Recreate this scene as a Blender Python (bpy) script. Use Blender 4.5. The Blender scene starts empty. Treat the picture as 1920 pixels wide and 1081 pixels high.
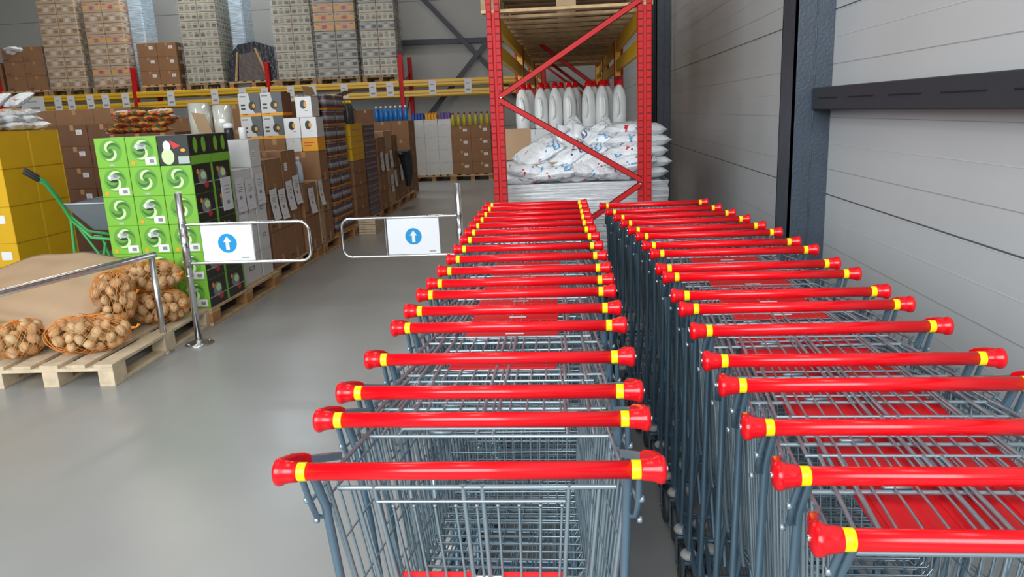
import bpy, bmesh, math, random
from mathutils import Vector, Matrix
random.seed(7)
R = random.Random(11)
PI = math.pi
sc = bpy.context.scene
COL = sc.collection

# ------------------------------------------------------------------ camera
FPX = 1395.0; CAMZ = 1.55
PITCH, YAW, ROLL = -0.2320, 0.0840, 0.0435
def _rot():
    cp, sp, cy, sy, cr, sr = math.cos(PITCH), math.sin(PITCH), math.cos(YAW), math.sin(YAW), math.cos(ROLL), math.sin(ROLL)
    Rz = Matrix(((cy, -sy, 0), (sy, cy, 0), (0, 0, 1)))
    Rx = Matrix(((1, 0, 0), (0, cp, -sp), (0, sp, cp)))
    Ry = Matrix(((cr, 0, sr), (0, 1, 0), (-sr, 0, cr)))
    return Rz @ Rx @ Ry
MR = _rot()
CPOS = Vector((0, 0, CAMZ))
def ray(px, py): return MR @ Vector(((px - 960) / FPX, 1, -(py - 540.5) / FPX))
def at(px, py, Y):
    d = ray(px, py); return CPOS + d * (Y / d.y)
cam_d = bpy.data.cameras.new('camera'); cam = bpy.data.objects.new('camera', cam_d); COL.objects.link(cam)
cam_d.sensor_width = 36; cam_d.lens = FPX / 1920 * 36; cam_d.clip_start = 0.02; cam_d.clip_end = 100
right, fwd, up = MR.col[0], MR.col[1], MR.col[2]
m4 = Matrix((right, up, -fwd)).transposed().to_4x4(); m4.translation = CPOS
cam.matrix_world = m4
sc.camera = cam

# ------------------------------------------------------------------ world, lights, exposure
w = bpy.data.worlds.new('world'); sc.world = w; w.use_nodes = True
w.node_tree.nodes['Background'].inputs[0].default_value = (0.86, 0.93, 1.0, 1)
w.node_tree.nodes['Background'].inputs[1].default_value = 0.6
sc.view_settings.view_transform = 'Standard'; sc.view_settings.look = 'None'
sc.view_settings.gamma = 1; sc.view_settings.use_curve_mapping = False
sc.view_settings.exposure = 0.0
def area(name, loc, rot, sx, sy, power, col):
    l = bpy.data.lights.new(name, 'AREA'); l.shape = 'RECTANGLE'; l.size = sx; l.size_y = sy; l.energy = power; l.color = col
    o = bpy.data.objects.new(name, l); COL.objects.link(o); o.location = loc; o.rotation_euler = rot
    return o
# daylight through the wide open entrance behind the camera
area('entrance_daylight', (-3.2, -3.4, 3.7), (math.radians(74), 0, 0), 8.5, 3.2, 880, (0.93, 0.97, 1.0))
# added bluish fill light over the back rack, lifts the back wall
area('back_rack_fill', (-9.0, 17.6, 6.9), (math.radians(-8), 0, 0), 5.0, 1.2, 260, (0.82, 0.93, 1.0))
# ceiling lamps
for i, (lx, ly) in enumerate(((-1.2, 1.6), (-5.5, 3.5), (-1.2, 8.0), (-5.5, 9.5), (-3.0, 14.0), (-9.0, 14.5))):
    area('ceiling_lamp_light', (lx, ly, 6.7), (0, 0, 0), 0.5, 2.6, (30, 50, 22, 40, 70, 90)[i], (1.0, 0.90, 0.78) if i > 1 else (1.0, .97, .92))

# ------------------------------------------------------------------ materials
MATS = {}
def mat(name, col, rough=0.6, metal=0.0, noise=None, bump=None, coat=0.0, nscale=8.0, spec=0.5, alpha=None, trans=0.0):
    if name in MATS: return MATS[name]
    m = bpy.data.materials.new(name); m.use_nodes = True; nt = m.node_tree; b = nt.nodes['Principled BSDF']
    b.inputs['Base Color'].default_value = (*col, 1); b.inputs['Roughness'].default_value = rough
    b.inputs['Metallic'].default_value = metal; b.inputs['Coat Weight'].default_value = coat
    b.inputs['Specular IOR Level'].default_value = spec
    b.inputs['Transmission Weight'].default_value = trans
    if alpha is not None: b.inputs['Alpha'].default_value = alpha
    tc = nt.nodes.new('ShaderNodeTexCoord')
    if noise:
        n = nt.nodes.new('ShaderNodeTexNoise'); n.inputs['Scale'].default_value = nscale; n.inputs['Detail'].default_value = 4
        nt.links.new(tc.outputs['Object'], n.inputs['Vector'])
        r = nt.nodes.new('ShaderNodeValToRGB'); r.color_ramp.elements[0].position = .3; r.color_ramp.elements[1].position = .7
        r.color_ramp.elements[0].color = (*[c * (1 - noise) for c in col], 1)
        r.color_ramp.elements[1].color = (*[min(1, c * (1 + noise)) for c in col], 1)
        nt.links.new(n.outputs['Fac'], r.inputs['Fac']); nt.links.new(r.outputs['Color'], b.inputs['Base Color'])
    if bump:
        n2 = nt.nodes.new('ShaderNodeTexNoise'); n2.inputs['Scale'].default_value = bump[0]; n2.inputs['Detail'].default_value = 3
        mp = nt.nodes.new('ShaderNodeMapping'); mp.inputs['Scale'].default_value = bump[2] if len(bump) > 2 else (1, 1, 1)
        nt.links.new(tc.outputs['Object'], mp.inputs['Vector']); nt.links.new(mp.outputs['Vector'], n2.inputs['Vector'])
        bp = nt.nodes.new('ShaderNodeBump'); bp.inputs['Strength'].default_value = bump[1]; bp.inputs['Distance'].default_value = .02
        nt.links.new(n2.outputs['Fac'], bp.inputs['Height']); nt.links.new(bp.outputs['Normal'], b.inputs['Normal'])
    MATS[name] = m; return m
RED = mat('red_plastic', (0.66, 0.001, 0.006), 0.22)
REDP = mat('red_seat_plastic', (0.62, 0.003, 0.008), 0.42)
YEL = mat('yellow_band', (0.95, 0.68, 0.0), 0.35)
ZINC = mat('zinc_wire', (0.36, 0.45, 0.50), 0.33, .8)
ZINCD = mat('shaded_zinc_tube', (0.17, 0.27, 0.35), 0.36, .75)  # zinc darkened to navy, its look in shade put into the colour
WHEEL = mat('wheel_grey_rubber', (0.06, 0.065, 0.07), 0.55)
WHEELC = mat('wheel_cap_plastic', (0.42, 0.41, 0.39), 0.5)
CHROME = mat('chrome', (0.80, 0.81, 0.82), 0.12, 1.0)
STEEL = mat('satin_steel', (0.62, 0.62, 0.62), 0.28, 1.0)
WOOD = mat('pallet_wood', (0.50, 0.34, 0.18), 0.8, noise=.22, nscale=14)
WOODL = mat('pale_pallet_wood', (0.62, 0.50, 0.34), 0.8, noise=.15, nscale=14)
WOODD = mat('weathered_shaded_wood', (0.33, 0.23, 0.13), 0.85, noise=.25, nscale=10)  # weathered wood; also the painted shade on the red rack pallet decks
BLOCK = mat('pallet_block_wood', (0.40, 0.19, 0.07), 0.85, noise=.2, nscale=10)
CARD = mat('brown_cardboard', (0.27, 0.135, 0.062), 0.8, noise=.07, nscale=5)
CARDD = mat('dark_brown_cardboard', (0.17, 0.078, 0.038), 0.8, noise=.08, nscale=5)
CARDL = mat('tan_cardboard', (0.43, 0.28, 0.16), 0.8, noise=.06, nscale=5)
TAPE = mat('packing_tape', (0.45, 0.24, 0.10), 0.3)
GAP = mat('carton_gap', (0.03, 0.018, 0.01), 0.9)
WHITE = mat('white_print', (0.80, 0.80, 0.80), 0.5)
WCARD = mat('white_cardboard', (0.62, 0.62, 0.61), 0.6, noise=.03)
PAPER = mat('paper', (0.66, 0.66, 0.68), 0.7)
INK = mat('ink', (0.05, 0.05, 0.055), 0.6)
INKG = mat('grey_ink', (0.25, 0.25, 0.26), 0.6)
GREEN = mat('green_print', (0.20, 0.50, 0.045), 0.4)
GREEND = mat('deep_green_print', (0.05, 0.17, 0.03), 0.4)
MINT = mat('mint_print', (0.62, 0.85, 0.40), 0.4)
SILV = mat('silver_print', (0.42, 0.50, 0.45), 0.4)
BLACKP = mat('black_print', (0.022, 0.024, 0.022), 0.35)
ORANGE = mat('orange_print', (0.80, 0.36, 0.01), 0.45)
REDPR = mat('red_print', (0.60, 0.03, 0.03), 0.45)
YCARD = mat('yellow_cardboard', (0.70, 0.40, 0.004), 0.55, noise=.03)
YTAPE = mat('yellow_box_tape', (0.86, 0.58, 0.03), 0.3)
BEAM = mat('yellow_beam_paint', (0.72, 0.42, 0.006), 0.4)
RACKR = mat('red_rack_paint', (0.50, 0.005, 0.007), 0.5, spec=.3)
SLOT = mat('rack_slot_dark', (0.10, 0.004, 0.004), 0.7)
ANTH = mat('anthracite_paint', (0.045, 0.062, 0.085), 0.38, noise=.1, bump=(60, .15))
ANTHD = mat('dark_girder_paint', (0.028, 0.032, 0.042), 0.5)
JUG = mat('white_jug_plastic', (0.74, 0.76, 0.74), 0.32)
GREYB = mat('dark_grey_bottle', (0.045, 0.05, 0.055), 0.3)
BLUEB = mat('blue_bottle', (0.01, 0.16, 0.50), 0.3)
OLIVEB = mat('yellow_bottle', (0.45, 0.36, 0.02), 0.3)
PURP = mat('purple_pack', (0.14, 0.08, 0.32), 0.45)
BLUEP = mat('blue_pack', (0.01, 0.08, 0.42), 0.4)
GREENM = mat('green_tube_paint', (0.06, 0.42, 0.12), 0.35)
TRAY = mat('galvanised_tray', (0.30, 0.34, 0.38), 0.45, .6)
BLACKR = mat('black_rubber', (0.015, 0.015, 0.015), 0.6)
BLACKF = mat('black_film', (0.02, 0.022, 0.028), 0.25, bump=(14, .8))
FILM = mat('film_roll', (0.66, 0.67, 0.60), 0.12, .35)
POTATO = mat('potato_skin', (0.56, 0.38, 0.20), 0.75, noise=.2, nscale=12)
NET = mat('orange_net', (0.78, 0.25, 0.02), 0.6)
KRAFT = mat('kraft_paper', (0.50, 0.34, 0.21), 0.75, noise=.05, nscale=3)
BLUESIGN = mat('blue_sign_print', (0.0, 0.28, 0.62), 0.4)
SIGN = mat('white_sign_plate', (0.82, 0.84, 0.86), 0.3)
LAMPW = mat('purple_brown_print', (0.10, 0.055, 0.06), 0.4)

def wrap_mat(name, tint, base_alpha, sc_=(2, 2, 30)):
    m = bpy.data.materials.new(name); m.use_nodes = True; nt = m.node_tree; nt.nodes.clear()
    out = nt.nodes.new('ShaderNodeOutputMaterial'); mix = nt.nodes.new('ShaderNodeMixShader')
    tr = nt.nodes.new('ShaderNodeBsdfTransparent'); gl = nt.nodes.new('ShaderNodeBsdfPrincipled')
    gl.inputs['Base Color'].default_value = (*tint, 1); gl.inputs['Roughness'].default_value = .22; gl.inputs['Specular IOR Level'].default_value = .9
    tc = nt.nodes.new('ShaderNodeTexCoord'); mp = nt.nodes.new('ShaderNodeMapping'); mp.inputs['Scale'].default_value = sc_
    n = nt.nodes.new('ShaderNodeTexNoise'); n.inputs['Scale'].default_value = 1.6; n.inputs['Detail'].default_value = 4; n.inputs['Distortion'].default_value = .6
    nt.links.new(tc.outputs['Object'], mp.inputs[0]); nt.links.new(mp.outputs[0], n.inputs['Vector'])
    bp = nt.nodes.new('ShaderNodeBump'); bp.inputs['Strength'].default_value = .9; bp.inputs['Distance'].default_value = .03
    nt.links.new(n.outputs['Fac'], bp.inputs['Height']); nt.links.new(bp.outputs[0], gl.inputs['Normal'])
    mr = nt.nodes.new('ShaderNodeMapRange'); mr.inputs[1].default_value = .35; mr.inputs[2].default_value = .65
    mr.inputs[3].default_value = max(0, base_alpha - .25); mr.inputs[4].default_value = min(1, base_alpha + .25)
    nt.links.new(n.outputs['Fac'], mr.inputs[0]); nt.links.new(mr.outputs[0], mix.inputs[0])
    nt.links.new(tr.outputs[0], mix.inputs[1]); nt.links.new(gl.outputs[0], mix.inputs[2]); nt.links.new(mix.outputs[0], out.inputs[0])
    MATS[name] = m; return m
WRAP = wrap_mat('stretch_wrap', (0.66, 0.64, 0.60), .12)
WRAPH = wrap_mat('heavy_stretch_wrap', (0.72, 0.75, 0.76), .8, (1.5, 1.5, 36))
WRAPB = wrap_mat('blue_white_stretch_wrap', (0.55, 0.68, 0.80), .6)

def printed_bag_mat(name, a, b_):
    m = bpy.data.materials.new(name); m.use_nodes = True; nt = m.node_tree; b = nt.nodes['Principled BSDF']
    b.inputs['Roughness'].default_value = .3
    tc = nt.nodes.new('ShaderNodeTexCoord'); n = nt.nodes.new('ShaderNodeTexNoise'); n.inputs['Scale'].default_value = 10; n.inputs['Detail'].default_value = 2
    nt.links.new(tc.outputs['Object'], n.inputs['Vector'])
    r = nt.nodes.new('ShaderNodeValToRGB'); r.color_ramp.interpolation = 'CONSTANT'; e = r.color_ramp.elements
    e[0].position = 0; e[0].color = (*a, 1); e[1].position = .33; e[1].color = (.78, .81, .83, 1)
    x = e.new(.63); x.color = (*b_, 1); x = e.new(.68); x.color = (.78, .81, .83, 1)
    nt.links.new(n.outputs['Fac'], r.inputs[0]); nt.links.new(r.outputs[0], b.inputs['Base Color'])
    n2 = nt.nodes.new('ShaderNodeTexNoise'); n2.inputs['Scale'].default_value = 16; n2.inputs['Detail'].default_value = 4
    bp = nt.nodes.new('ShaderNodeBump'); bp.inputs['Strength'].default_value = .9; bp.inputs['Distance'].default_value = .03
    nt.links.new(tc.outputs['Object'], n2.inputs['Vector']); nt.links.new(n2.outputs[0], bp.inputs['Height']); nt.links.new(bp.outputs[0], b.inputs['Normal'])
    MATS[name] = m; return m
BAGR = printed_bag_mat('white_bag_red_blue_print', (0.62, 0.03, 0.05), (0.12, 0.35, 0.60))
BAGB = printed_bag_mat('white_bag_blue_print', (0.10, 0.38, 0.62), (0.08, 0.10, 0.2))
SNACK = printed_bag_mat('white_bag_orange_print', (0.70, 0.16, 0.06), (0.75, 0.30, 0.18))
COLP = printed_bag_mat('colourful_pack_print', (0.10, 0.20, 0.08), (0.80, 0.45, 0.05))
_e = [n for n in COLP.node_tree.nodes if n.type == 'VALTORGB'][0].color_ramp.elements
for _i, _c in enumerate(((.08, .18, .06), (.55, .04, .05), (.65, .30, .03), (.10, .22, .08))): _e[_i].color = (*_c, 1)
_e[1].position = .42; _e[2].position = .5; _e[3].position = .58

# ------------------------------------------------------------------ mesh builder
class MB:
    def __init__(s): s.v = []; s.f = []; s.m = []; s.sm = []; s.mats = []
    def mi(s, m):
        if m not in s.mats: s.mats.append(m)
        return s.mats.index(m)
    def add(s, vs, fs, m, smooth=False, T=None):
        o = len(s.v); k = s.mi(m)
        for p in vs:
            p = Vector(p); s.v.append(T @ p if T else p)
        for f in fs: s.f.append([i + o for i in f]); s.m.append(k); s.sm.append(smooth)
        return s
    def box(s, x0, y0, z0, x1, y1, z1, m, ch=0.0, T=None):
        if ch <= 0:
            vs = [(x0, y0, z0), (x1, y0, z0), (x1, y1, z0), (x0, y1, z0), (x0, y0, z1), (x1, y0, z1), (x1, y1, z1), (x0, y1, z1)]
            fs = [(0, 3, 2, 1), (4, 5, 6, 7), (0, 1, 5, 4), (1, 2, 6, 5), (2, 3, 7, 6), (3, 0, 4, 7)]
            return s.add(vs, fs, m, False, T)
        bm = bmesh.new(); bmesh.ops.create_cube(bm, size=1)
        for v in bm.verts:
            v.co = Vector(((x0 + x1) / 2 + v.co.x * (x1 - x0), (y0 + y1) / 2 + v.co.y * (y1 - y0), (z0 + z1) / 2 + v.co.z * (z1 - z0)))
        bmesh.ops.bevel(bm, geom=bm.edges[:], offset=ch, segments=1, affect='EDGES')
        bm.verts.index_update()
        s.add([v.co.copy() for v in bm.verts], [[v.index for v in f.verts] for f in bm.faces], m, False, T); bm.free(); return s
    def tube(s, pts, r, m, n=8, closed=False, caps=True):
        pts = [Vector(p) for p in pts]; N = len(pts); vs = []; fs = []
        prev = None
        for i, p in enumerate(pts):
            if closed: d = (pts[(i + 1) % N] - pts[i - 1])
            else: d = (pts[min(i + 1, N - 1)] - pts[max(i - 1, 0)])
            d.normalize()
            if prev is None:
                a = d.cross(Vector((0, 0, 1)));
                if a.length < .05: a = d.cross(Vector((1, 0, 0)))
            else:
                a = prev - d * prev.dot(d)
            a.normalize(); prev = a; b = d.cross(a)
            rr = r[i] if isinstance(r, (list, tuple)) else r
            for k in range(n):
                t = 2 * PI * k / n; vs.append(p + (a * math.cos(t) + b * math.sin(t)) * rr)
        L = N if closed else N - 1
        for i in range(L):
            j = (i + 1) % N
            for k in range(n):
                k2 = (k + 1) % n; fs.append((i * n + k, j * n + k, j * n + k2, i * n + k2))
        s.add(vs, fs, m, n > 4)
        if caps and not closed:
            s.add(vs[:n], [tuple(range(n))], m); s.add(vs[-n:], [tuple(reversed(range(n)))], m)
        return s
    def lathe(s, prof, m, n=16, T=None, smooth=True):   # prof: (r, z)
        vs = []; fs = []
        for r, z in prof:
            for k in range(n): vs.append((r * math.cos(2 * PI * k / n), r * math.sin(2 * PI * k / n), z))
        for i in range(len(prof) - 1):
            for k in range(n):
                k2 = (k + 1) % n; fs.append((i * n + k, i * n + k2, (i + 1) * n + k2, (i + 1) * n + k))
        fs.append(tuple(reversed(range(n)))); fs.append(tuple((len(prof) - 1) * n + k for k in range(n)))
        return s.add(vs, fs, m, smooth, T)
    def prism(s, poly, h0, h1, m, T=None):              # poly in xy, extruded z
        n = len(poly); vs = [(x, y, h0) for x, y in poly] + [(x, y, h1) for x, y in poly]
        fs = [tuple(reversed(range(n))), tuple(range(n, 2 * n))] + [(i, (i + 1) % n, n + (i + 1) % n, n + i) for i in range(n)]
        return s.add(vs, fs, m, False, T)
    def decal(s, o, u, v, poly, m, off=0.0012):         # flat printed shape on a face
        o, u, v = Vector(o), Vector(u), Vector(v); nrm = u.cross(v).normalized() * off
        return s.add([o + u * a + v * b + nrm for a, b in poly], [tuple(range(len(poly)))], m)
    def rect(s, o, u, v, a0, b0, a1, b1, m, off=0.0012): return s.decal(o, u, v, [(a0, b0), (a1, b0), (a1, b1), (a0, b1)], m, off)
    def mesh(s, name):
        me = bpy.data.meshes.new(name); me.from_pydata([tuple(p) for p in s.v], [], s.f)
        for m in s.mats: me.materials.append(m)
        me.polygons.foreach_set('material_index', s.m); me.polygons.foreach_set('use_smooth', s.sm); me.update(); return me
    def build(s, name, parent=None, loc=(0, 0, 0), rz=0): return link(name, s.mesh(name), parent, loc, rz)
def link(name, me, parent=None, loc=(0, 0, 0), rz=0, rot=None):
    o = bpy.data.objects.new(name, me); COL.objects.link(o); o.location = loc
    o.rotation_euler = rot if rot else (0, 0, rz)
    if parent: o.parent = parent
    return o
def tag(o, label, cat, group=None, kind=None):
    o['label'] = label; o['category'] = cat
    if group: o['group'] = group
    if kind: o['kind'] = kind
    return o
def thing(name, label, cat, loc=(0, 0, 0), rz=0, group=None, rot=None):
    o = link(name, None, None, loc, rz, rot); o.empty_display_size = .1; return tag(o, label, cat, group)
def struct(o, label=None, cat=None):
    o['kind'] = 'structure'
    if label: o['label'] = label; o['category'] = cat
    return o
KIDS = {}
def copy_tree(o, parent=None):
    c = o.copy(); COL.objects.link(c)
    if parent: c.parent = parent
    for ch in list(o.children): copy_tree(ch, c)
    return c
ORD = ['first', 'second', 'third', 'fourth', 'fifth', 'sixth', 'seventh', 'eighth', 'ninth', 'tenth', 'eleventh', 'twelfth', 'thirteenth', 'fourteenth', 'fifteenth', 'sixteenth', 'seventeenth', 'eighteenth', 'nineteenth', 'twentieth', 'twenty-first', 'twenty-second', 'twenty-third', 'twenty-fourth', 'twenty-fifth', 'twenty-sixth', 'twenty-seventh', 'twenty-eighth']
def ell(cx, cy, rx, ry, a0=0, a1=2 * PI, n=20): return [(cx + rx * math.cos(a0 + (a1 - a0) * i / n), cy + ry * math.sin(a0 + (a1 - a0) * i / n)) for i in range(n)]

# ------------------------------------------------------------------ the setting
XW = 1.46; YB = 20.6; XL = -16.5; YF = -4.0; ZC = 7.0
def floor_mat():
    m = bpy.data.materials.new('grey_epoxy_floor'); m.use_nodes = True; nt = m.node_tree; b = nt.nodes['Principled BSDF']
    tc = nt.nodes.new('ShaderNodeTexCoord'); n = nt.nodes.new('ShaderNodeTexNoise'); n.inputs['Scale'].default_value = 1.3; n.inputs['Detail'].default_value = 6
    nt.links.new(tc.outputs['Object'], n.inputs['Vector']); r = nt.nodes.new('ShaderNodeValToRGB')
    r.color_ramp.elements[0].color = (0.30, 0.30, 0.29, 1); r.color_ramp.elements[0].position = .3
    r.color_ramp.elements[1].color = (0.34, 0.345, 0.335, 1); r.color_ramp.elements[1].position = .75
    nt.links.new(n.outputs[0], r.inputs[0])
    n3 = nt.nodes.new('ShaderNodeTexNoise'); n3.inputs['Scale'].default_value = 3; n3.inputs['Detail'].default_value = 8
    nt.links.new(tc.outputs['Object'], n3.inputs['Vector'])
    mr = nt.nodes.new('ShaderNodeMapRange'); mr.inputs[3].default_value = .27; mr.inputs[4].default_value = .33
    nt.links.new(n3.outputs[0], mr.inputs[0]); nt.links.new(mr.outputs[0], b.inputs['Roughness'])
    nt.links.new(r.outputs[0], b.inputs['Base Color'])
    bp = nt.nodes.new('ShaderNodeBump'); bp.inputs['Strength'].default_value = .02; bp.inputs['Distance'].default_value = .01
    nt.links.new(n3.outputs[0], bp.inputs['Height']); nt.links.new(bp.outputs[0], b.inputs['Normal'])
    return m
FLOORM = floor_mat()
o = MB().box(XL, YF, -.12, XW, YB, 0, FLOORM).build('floor'); struct(o)
WALLM = mat('sandwich_panel', (0.56, 0.575, 0.58), 0.34, noise=.02, nscale=2)
WALLJ = mat('panel_joint', (0.10, 0.105, 0.11), 0.6)
WALLR = mat('panel_microrib', (0.66, 0.68, 0.69), 0.3)
WALLG = mat('panel_groove', (0.36, 0.37, 0.38), 0.5)
b = MB(); b.box(XW, YF, 0, XW + .12, YB, ZC, WALLM)
O, U, V = (XW, 0, 0), (0, -1, 0), (0, 0, 1)
def wl(z, h, m): b.rect(O, U, V, -YB, z - h / 2, -YF, z + h / 2, m, .0015)
for k in range(0, 8):
    z = 1.02 + (k - 1) * 1.0
    if z > .1: wl(z, .007, WALLJ); wl(z - .006, .004, WALLR)
    for j in range(1, 7):
        zz = z + j / 7 * 1.0
        if .02 < zz < ZC: wl(zz, .003, WALLG if j % 2 else WALLR)
o = b.build('wall_right'); struct(o)
b = MB(); b.box(XL, YB, 0, XW, YB + .12, ZC, mat('back_panel', (0.36, 0.345, 0.32), .5))
for z in (1.2, 2.3, 3.4, 4.5, 5.6): b.rect((XL, YB, 0), (1, 0, 0), (0, 0, 1), 0, z, XW - XL, z + .012, WALLJ)
o = b.build('wall_back'); struct(o)
o = MB().box(XL - .12, YF, 0, XL, YB, ZC, mat('left_panel', (0.40, 0.39, 0.38), .5)).build('wall_left'); struct(o)
o = MB().box(XL, YF, ZC, XW, YB, ZC + .1, mat('ceiling_panel', (0.45, 0.45, 0.45), .7)).build('ceiling'); struct(o)
# steel column on the right wall, with weld line
def column(name, Y, label, xin=.21, dep=.26):
    b = MB(); b.box(XW - xin, Y, 0, XW - .003, Y + .012, ZC - .01, ANTH); b.box(XW - xin, Y, 0, XW - xin + .014, Y + dep, ZC - .01, ANTH)
    b.box(XW - xin, Y + dep - .012, 0, XW - .003, Y + dep, ZC - .01, ANTH)
    o = b.build(name); tag(o, label, 'column')
    wb = MB(); rr = random.Random(3)
    pts = [(XW - xin * .46 + rr.uniform(-.002, .002), Y - .001, .02 + i * .03) for i in range(200)]
    wb.tube(pts, [rr.uniform(.0025, .0055) for _ in pts], ANTH, 5); wb.build('weld_seam', o)
    for z in (.02,): 
        bb = MB(); bb.box(XW - xin - .05, Y - .05, 0, XW - .003, Y + dep + .05, .018, ANTH); bb.build('base_plate', o)
    o['kind'] = 'structure'
    return o
column('trim_1', 4.4, 'dark grey steel column standing against the right wall beside the trolleys')
column('trim_2', 11.2, 'dark grey steel column behind the red rack at the right wall', .2, .24)
b = MB(); y0, y1 = -3.9, 4.44
b.box(XW - .11, y0, 1.495, XW - .003, y1 - .06, 1.612, ANTHD, .004)
b.rect((XW - .11, 0, 0), (0, -1, 0), (0, 0, 1), 0, 1.556, 4.0, 1.5575, mat('slot_black', (.004, .004, .004), .8))
for k in range(9): b.box(XW - .114, .3 + k * .46, 1.5535, XW - .1095, .3 + k * .46 + .30, 1.5575, mat('slot_black', (.004, .004, .004), .8))
o = b.build('trim_3'); tag(o, 'black horizontal steel girder fixed along the right wall', 'girder'); o['kind'] = 'structure'
# cross bracing on the back wall
def bar_between(p, q, w_, th, m, name, label):
    p, q = Vector(p), Vector(q); d = (q - p); L = d.length; d.normalize(); n = Vector((0, -1, 0)); s_ = d.cross(n)
    b = MB(); T = Matrix.Translation(p) @ Matrix((d, s_, n)).transposed().to_4x4()
    b.box(0, -w_ / 2, -th / 2, L, w_ / 2, th / 2, m, 0, T); o = b.build(name); tag(o, label, 'brace'); o['kind'] = 'structure'; return o
P1, P2 = at(785, -10, 20.3), at(935, 145, 20.3); P3, P4 = at(800, 222, 20.2), at(940, 45, 20.2)
_d = P2 - P1; P1, P2 = P1 - _d * .45, P1 + _d * (P1.z - .05) / (P1.z - P2.z)
_d = P4 - P3; P3, P4 = P3 - _d * (P3.z - .05) / (P4.z - P3.z), P4 + _d * .9
bar_between(P1, P2, .12, .05, ANTHD, 'trim_4', 'dark diagonal steel brace on the back wall falling to the right')
bar_between(P3, P4, .12, .05, ANTHD, 'trim_5', 'dark diagonal steel brace on the back wall rising to the right')
bar_between(at(600, 85, 20.45), at(1225, 65, 20.45), .13, .08, ANTHD, 'trim_6', 'dark horizontal steel rail on the grey back wall')
for lx, ly in ((-1.2, 1.6), (-5.5, 3.5), (-1.2, 8.0), (-5.5, 9.5), (-3.0, 14.0), (-9.0, 14.5)):
    pass

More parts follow.
